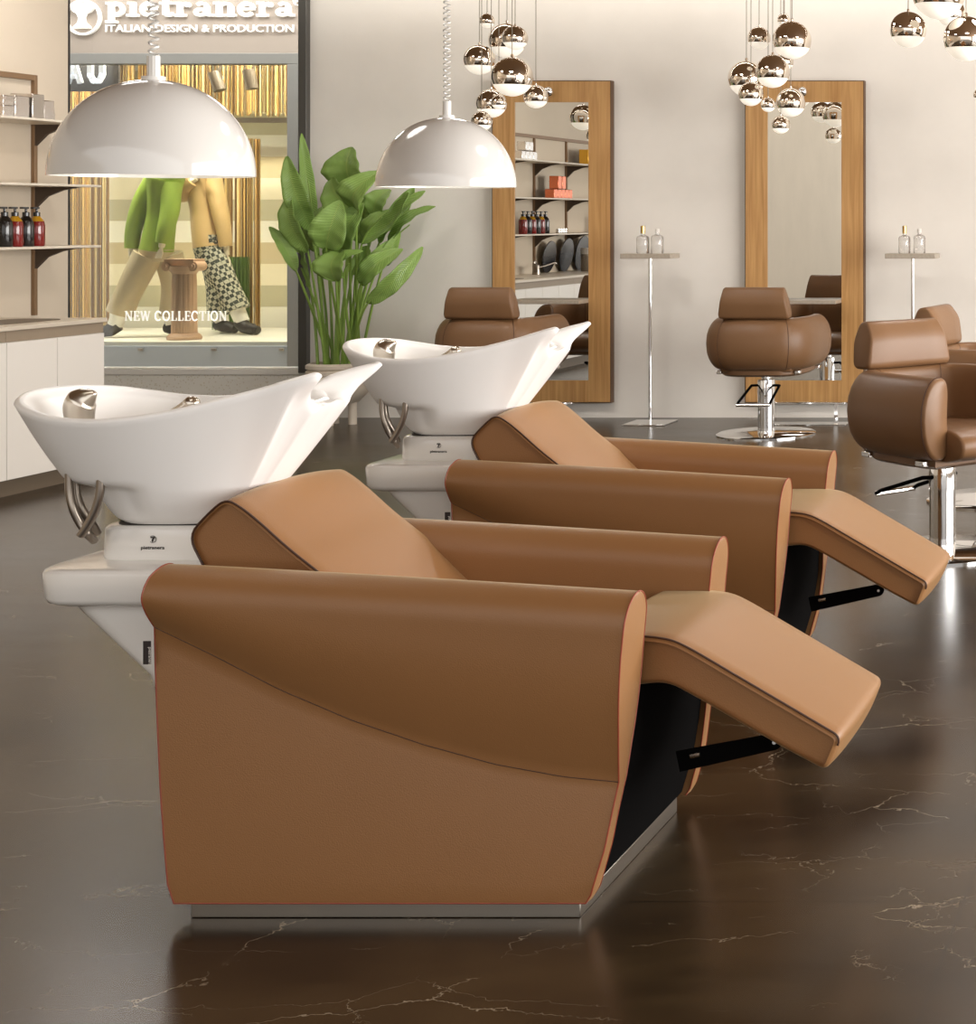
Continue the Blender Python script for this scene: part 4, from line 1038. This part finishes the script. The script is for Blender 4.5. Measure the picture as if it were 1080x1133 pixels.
# slab-serif word
XH = (68 - 8) * .2685 * ks; zb0 = sz(68 * .2685)
def glyph(mb, ch, x0, w_):
    s = w_; h = XH; t = .34 * h; f3 = fs2
    def U(pts): return [(x0 + u * s, zb0 + v * h) for u, v in pts]
    def arc(cx_, cy, rx, ry, a0, a1, n=12): return [(cx_ + rx * math.cos(math.radians(lerp(a0, a1, i / n))), cy + ry * math.sin(math.radians(lerp(a0, a1, i / n)))) for i in range(n + 1)]
    V = lambda u, v0, v1, tt=t: stroke(mb, U([(u, v0), (u, v1)]), tt, f3, 0, .03)
    Hh = lambda u0, u1, v, tt=.17 * h: stroke(mb, U([(u0, v), (u1, v)]), tt, f3, 0, .03)
    if ch == 'p':
        V(.26, -.35, 1); Hh(.02, .3, .92); Hh(.0, .55, -.36); stroke(mb, U(arc(.52, .5, .30, .38, 130, -130)), .28 * h, f3, 0, .03)
    if ch == 'i':
        V(.5, 0, 1); Hh(.1, .5, .92); Hh(0, 1, .085); mb.prism([(x0 + s * .5 + .19 * h * math.cos(a * PI / 8), zb0 + 1.34 * h + .17 * h * math.sin(a * PI / 8)) for a in range(16)], 0, .03, f3)
    if ch == 'e':
        stroke(mb, U(arc(.5, .5, .36, .40, 10, 320, 18)), .26 * h, f3, 0, .03); Hh(.2, .9, .52, .15 * h)
    if ch == 't':
        V(.42, .12, 1.4); Hh(.05, .9, .92); stroke(mb, U([(.42, .2), (.5, .09), (.72, .08), (.92, .2)]), .2 * h, f3, 0, .03)
    if ch == 'r':
        V(.30, 0, 1); Hh(.0, .34, .92); Hh(0, .66, .085); stroke(mb, U([(.36, .66), (.52, .86), (.72, .9)]), .2 * h, f3, 0, .03); mb.prism([(x0 + s * .78 + .17 * h * math.cos(a * PI / 8), zb0 + .80 * h + .17 * h * math.sin(a * PI / 8)) for a in range(16)], 0, .03, f3)
    if ch == 'a':
        V(.70, .1, .72); stroke(mb, U(arc(.46, .70, .24, .22, 150, 0, 8)), .2 * h, f3, 0, .03); stroke(mb, U(arc(.40, .30, .24, .20, 0, 360, 16)), .22 * h, f3, 0, .03); stroke(mb, U([(.72, .2), (.8, .08), (1.0, .1)]), .17 * h, f3, 0, .03)
    if ch == 'n':
        V(.24, 0, 1); V(.76, 0, .7); Hh(0, .26, .92); Hh(.02, .46, .085); Hh(.54, .98, .085); stroke(mb, U(arc(.52, .62, .25, .28, 180, 0, 10)), .22 * h, f3, 0, .03)
xs = [212, 300, 360, 455, 530, 605, 700, 800, 870, 935]
word = 'pietranera'; adv = [1.05, .62, 1.0, .78, .88, 1.08, 1.16, 1.0, .88, 1.02]
tot = sum(adv); x = sx(117); Wt = sx(326) - sx(117)
for ch, a in zip(word, adv):
    g_ = MB(); glyph(g_, ch, x, Wt * a / tot * .97); g_.build('letter', 'sign_white', sign); x += Wt * a / tot
text('lettering', 'ITALIAN DESIGN & PRODUCTION', 11.6 * ks, (sx(221), -.0, sz(35.3)), (PI / 2, 0, 0), 'sign_white', sign, .006, 0, fit=sx(325) - sx(117))
text('registered_mark', '®', .10, (sx(329.5), 0, sz(6)), (PI / 2, 0, 0), 'sign_white', sign, .004)
# NEW COLLECTION on the pane
nc = thing('window_lettering', 'white words NEW COLLECTION on the shop pane', 'lettering', (sx(193), YS + .025, sz(355)))
def serif_word(body, width, h, parent):
    wd = {'N': 1.02, 'E': .82, 'W': 1.3, ' ': .38, 'C': .92, 'O': 1.0, 'L': .80, 'T': .9, 'I': .44}
    tot_ = sum(wd[c] for c in body); u = width / tot_; x = -width / 2; th, tn = .17 * h, .085 * h
    f4 = lambda a, b, c: (a, -c, b)
    for ch in body:
        w_ = wd[ch] * u * .88; mb = MB()
        st = lambda pts, t: stroke(mb, [(x + p * w_, q * h) for p, q in pts], t, f4, 0, .004)
        hs_ = lambda p, q, l=.16: st([(p - l, q), (p + l, q)], .06 * h)
        if ch == 'N': st([(.16, 0), (.16, 1)], tn); st([(.84, 0), (.84, 1)], tn); st([(.14, 1), (.84, 0)], th); hs_(.16, .03); hs_(.12, .97); hs_(.84, .97)
        if ch == 'E': st([(.25, 0), (.25, 1)], th); st([(.05, .97), (.9, .97)], tn); st([(.05, .03), (.93, .03)], tn); st([(.25, .5), (.72, .5)], tn); st([(.9, .97), (.9, .76)], tn); st([(.93, .03), (.93, .26)], tn); st([(.72, .6), (.72, .4)], tn)
        if ch == 'W': st([(.08, 1), (.30, 0)], th); st([(.30, 0), (.5, 1)], tn); st([(.48, 1), (.70, 0)], th); st([(.70, 0), (.92, 1)], tn); hs_(.08, .97, .1); hs_(.48, .97, .1); hs_(.92, .97, .1)
        if ch in 'CO':
            a0, a1 = (40, 320) if ch == 'C' else (0, 360)
            st([(.5 + .42 * math.cos(math.radians(lerp(a0, a1, i / 20))), .5 + .48 * math.sin(math.radians(lerp(a0, a1, i / 20)))) for i in range(21)], .13 * h)
            if ch == 'C': st([(.86, .95), (.86, .68)], tn)
        if ch == 'L': st([(.26, 0), (.26, 1)], th); st([(.05, .03), (.92, .03)], tn); hs_(.26, .97, .2); st([(.92, .03), (.92, .3)], tn)
        if ch == 'T': st([(.5, 0), (.5, 1)], th); st([(.04, .97), (.96, .97)], tn); hs_(.5, .03, .2); st([(.05, .97), (.05, .74)], tn); st([(.95, .97), (.95, .74)], tn)
        if ch == 'I': st([(.5, 0), (.5, 1)], th); hs_(.5, .03, .4); hs_(.5, .97, .4)
        if mb.v: mb.build('letter', 'sign_white', parent)
        x += wd[ch] * u
serif_word('NEW COLLECTION', 114 * ks, 10.5 * ks, nc)

# column with scrolled capital
cd = 13.12; cb = P(204, 378, cd); col = thing('display_column', 'pink fluted column with scrolled capital between the mannequins', 'column', (cb.x, cd, ZP)); kc = cd / F
hcol = sz(0, cd) - sz(91, cd)
nfl = 48; rr_ = 12.5 * kc
ring = lambda z, r: [Vector((r * (1 - .05 * (j % 3 == 0)) * math.cos(2 * PI * j / nfl), r * (1 - .05 * (j % 3 == 0)) * math.sin(2 * PI * j / nfl), z)) for j in range(nfl)]
MB().rings([ring(.03, rr_ * 1.02), ring(.42, rr_ * .97), ring(.50, rr_ * .93)]).build('shaft', 'column', col, ang=20)
MB().lathe([(rr_ * 1.35, 0), (rr_ * 1.4, .02), (rr_ * 1.2, .04), (rr_ * 1.02, .05)], seg=36).build('base', 'column', col)
cp_ = MB(); cp_.lathe([(rr_ * .95, .50), (rr_ * 1.15, .53), (rr_ * 1.2, .56)], seg=36); cp_.bb(-rr_ * 1.3, rr_ * 1.3, -rr_ * .85, rr_ * .85, .59, .615)
for s in (-1, 1):
    for q, r in ((0, .045), (-.012, .028), (-.02, .013)):
        cp_.tube([(s * rr_ * 1.15, -rr_ * .75 + q, .56), (s * rr_ * 1.15, rr_ * .75, .56)], r * .85, 20)
cp_.bb(-rr_ * 1.1, rr_ * 1.1, -rr_ * .75, rr_ * .75, .565, .595)
cp_.build('capital', 'column', col)

# mannequins
def mannequin(px, d, label, torso, legs, arms, top_m, leg_m):
    base = P(px, 379, d); root = thing('mannequin', label, 'mannequin', (base.x, d, ZP), 0, 'mannequins in the shop display'); k_ = d / F
    q = lambda p: Vector(((p[0] - px) * k_, p[2] if len(p) > 2 else 0, (379 - p[1]) * k_))
    # torso stand-up: neck, shoulders, chest, waist, hip
    bd = MB(); tp = catmull([q(p) for p in torso], 5); n = len(tp)
    rt = [interp(i / (n - 1), [0, .08, .16, .4, .7, 1], [.042, .05, .125, .13, .10, .12]) for i in range(n)]
    bd.tube(tp, [r * .95 for r in rt], 18, flat=.7); hd = tp[0] + Vector((0, 0, .11)); bd.sphere(hd, .085, 18, 12)
    for a in arms:
        ap = catmull([q(p) for p in a], 5); m = len(ap); bd.tube(ap, [interp(i / (m - 1), [0, .5, .85, 1], [.05, .04, .026, .02]) for i in range(m)], 12)
        e, t = ap[-1], (ap[-1] - ap[-2]).normalized()
        for f in range(4): bd.tube([e, e + t * .045 + Vector((.012 * (f - 1.5), 0, 0)), e + t * .085 + Vector((.014 * (f - 1.5), -.012, 0))], [.009, .008, .005], 8)
    for l in legs:
        lp = catmull([q(p) for p in l], 5); m = len(lp); bd.tube(lp, [interp(i / (m - 1), [0, .5, 1], [.08, .055, .035]) for i in range(m)], 14)
    bd.build('body', 'mannequin', root)
    tpm = MB(); sub = tp[3:]; m = len(sub)
    tpm.tube(sub, [rt[i + 3] * 1.12 + .012 for i in range(m)], 20, flat=.74)
    for a in arms:
        ap = catmull([q(p) for p in a], 5)[:-2]; m = len(ap); tpm.tube(ap, [interp(i / (m - 1), [0, .2, .6, 1], [.075, .072, .062, .05]) for i in range(m)], 14)
    tpm.build('top', top_m, root, ang=60)
    tr_ = MB()
    tr_.tube([tp[-1] + Vector((0, 0, .10)), tp[-1], tp[-1] - Vector((0, 0, .09))], [.125, .145, .12], 20, flat=.75)
    for l in legs:
        lp = catmull([q(p) for p in l], 5)[:-3]; m = len(lp); tr_.tube(lp, [interp(i / (m - 1), [0, .3, .7, 1], [.105, .10, .092, .098]) for i in range(m)], 18)
    tr_.build('trousers', leg_m, root, ang=60)
    for l in legs:
        b, a = q(l[-2]), q(l[-1]); t = (b - a).normalized(); sd = -1 if a.x < b.x - .02 else 1
        MB().tube([a + t * .20, a + t * .02], [.06, .055], 16).build('sock', 'sock', root)
        z0 = .0
        MB().tube(catmull([(a.x - sd * .03, a.y, max(.06, a.z + .02)), (a.x + sd * .03, a.y - .02, z0 + .055), (a.x + sd * .10, a.y - .05, z0 + .046), (a.x + sd * .16, a.y - .07, z0 + .034)], 4), [.05] * 5 + [.045] * 4 + [.036] * 3 + [.026], 12).build('shoe', 'shoe', root)
    return root
mannequin(176, 13.40, 'mannequin in green knit top and beige trousers, left of the column', [(186, 190), (185, 200), (183, 206), (181, 228), (177, 258), (173, 283)],
          [[(168, 288, -.05), (155, 315, -.06), (143, 340, -.06), (132, 368, -.06)], [(180, 288, .06), (183, 318, .12), (182, 345, .12), (180, 372, .12)]],
          [[(172, 208, -.02), (160, 232, -.04), (152, 262, -.05), (150, 290, -.05)], [(193, 210, -.05), (196, 238, -.09), (193, 262, -.12), (189, 280, -.12)]], 'sweater', 'trouser')
mannequin(230, 13.74, 'mannequin in gold satin top and checked trousers, right of the column', [(222, 190), (223, 200), (224, 206), (225, 228), (228, 258), (232, 283)],
          [[(238, 288, -.05), (250, 315, -.06), (262, 340, -.06), (274, 368, -.06)], [(230, 288, .06), (230, 318, .14), (232, 345, .14), (234, 372, .14)]],
          [[(236, 208, -.02), (244, 232, -.04), (251, 262, -.05), (255, 292, -.05)], [(214, 209, -.05), (208, 226, -.10), (216, 216, -.14), (230, 207, -.15)]], 'bodice', 'check')

# ================================================================== LIGHTS
def clight(x, y, r, label):
    root = thing('ceiling_light', label, 'ceiling light', (x, y, ZC), 0, 'round ceiling lights')
    MB().lathe([(r + .02, 0), (r + .02, -.03), (r, -.03), (r, -.02)], seg=40).build('housing', 'cabinet', root)
    MB().lathe([(r, -.021), (r, -.024), (.001, -.024)], seg=40).build('diffuser', 'panel_bright' if y > 8 else 'panel_light', root)
spots = ((-3.6, 5.6, .42), (-.6, 5.6, .42), (2.2, 5.6, .42), (-3.6, 8.3, .34), (-.6, 8.3, .34), (2.2, 8.3, .34), (-5.5, 8.5, .28))  # the last one is added to brighten the wall below the shop window
nmx = ['left one of the middle row', 'centre one of the middle row', 'right one of the middle row', 'left one of the row by the mirrors', 'centre one of the row by the mirrors', 'right one of the row by the mirrors', 'added one above the far end of the counter to brighten the window wall']
for (x, y, r), nme in zip(spots, nmx): clight(x, y, r, 'round ceiling light, ' + nme)
def area(name, loc, rot, sx_, sy_, power, col):
    l = bpy.data.lights.new(name, 'AREA'); l.shape = 'RECTANGLE'; l.size = sx_; l.size_y = sy_; l.energy = power; l.color = col
    o = bpy.data.objects.new(name, l); COL.objects.link(o); o.location = loc; o.rotation_euler = rot; return o
area('window_daylight', (XR + .3, 5.6, 1.65), (0, PI / 2, 0), 2.7, 8, 545, (1, .98, .95))       # through the right-hand window
area('cove_light', (-1.9, YB - .40, ZC - .03), (math.radians(38), 0, 0), 12, .05, 24, (1, .96, .89))
area('passage_light', (-7.2, 12.1, 3.4), (0, 0, 0), 3.5, .8, 52, (1, .97, .93))
area('display_light', (-8.2, 13.05, 2.90), (math.radians(14), 0, 0), 3.0, .3, 260, (1, .94, .80))
wd = bpy.data.worlds.new('world'); S.world = wd; wd.use_nodes = True
wd.node_tree.nodes['Background'].inputs[0].default_value = (1, .96, .92, 1); wd.node_tree.nodes['Background'].inputs[1].default_value = 1.2

S.view_settings.view_transform = 'Standard'; S.view_settings.look = 'None'; S.view_settings.gamma = 1; S.view_settings.use_curve_mapping = False
S.view_settings.exposure = .42
S.cycles.use_denoising = True
S.cycles.max_bounces = 10; S.cycles.transparent_max_bounces = 12
S.cycles.sample_clamp_indirect = 6
S.cycles.caustics_reflective = False; S.cycles.caustics_refractive = False
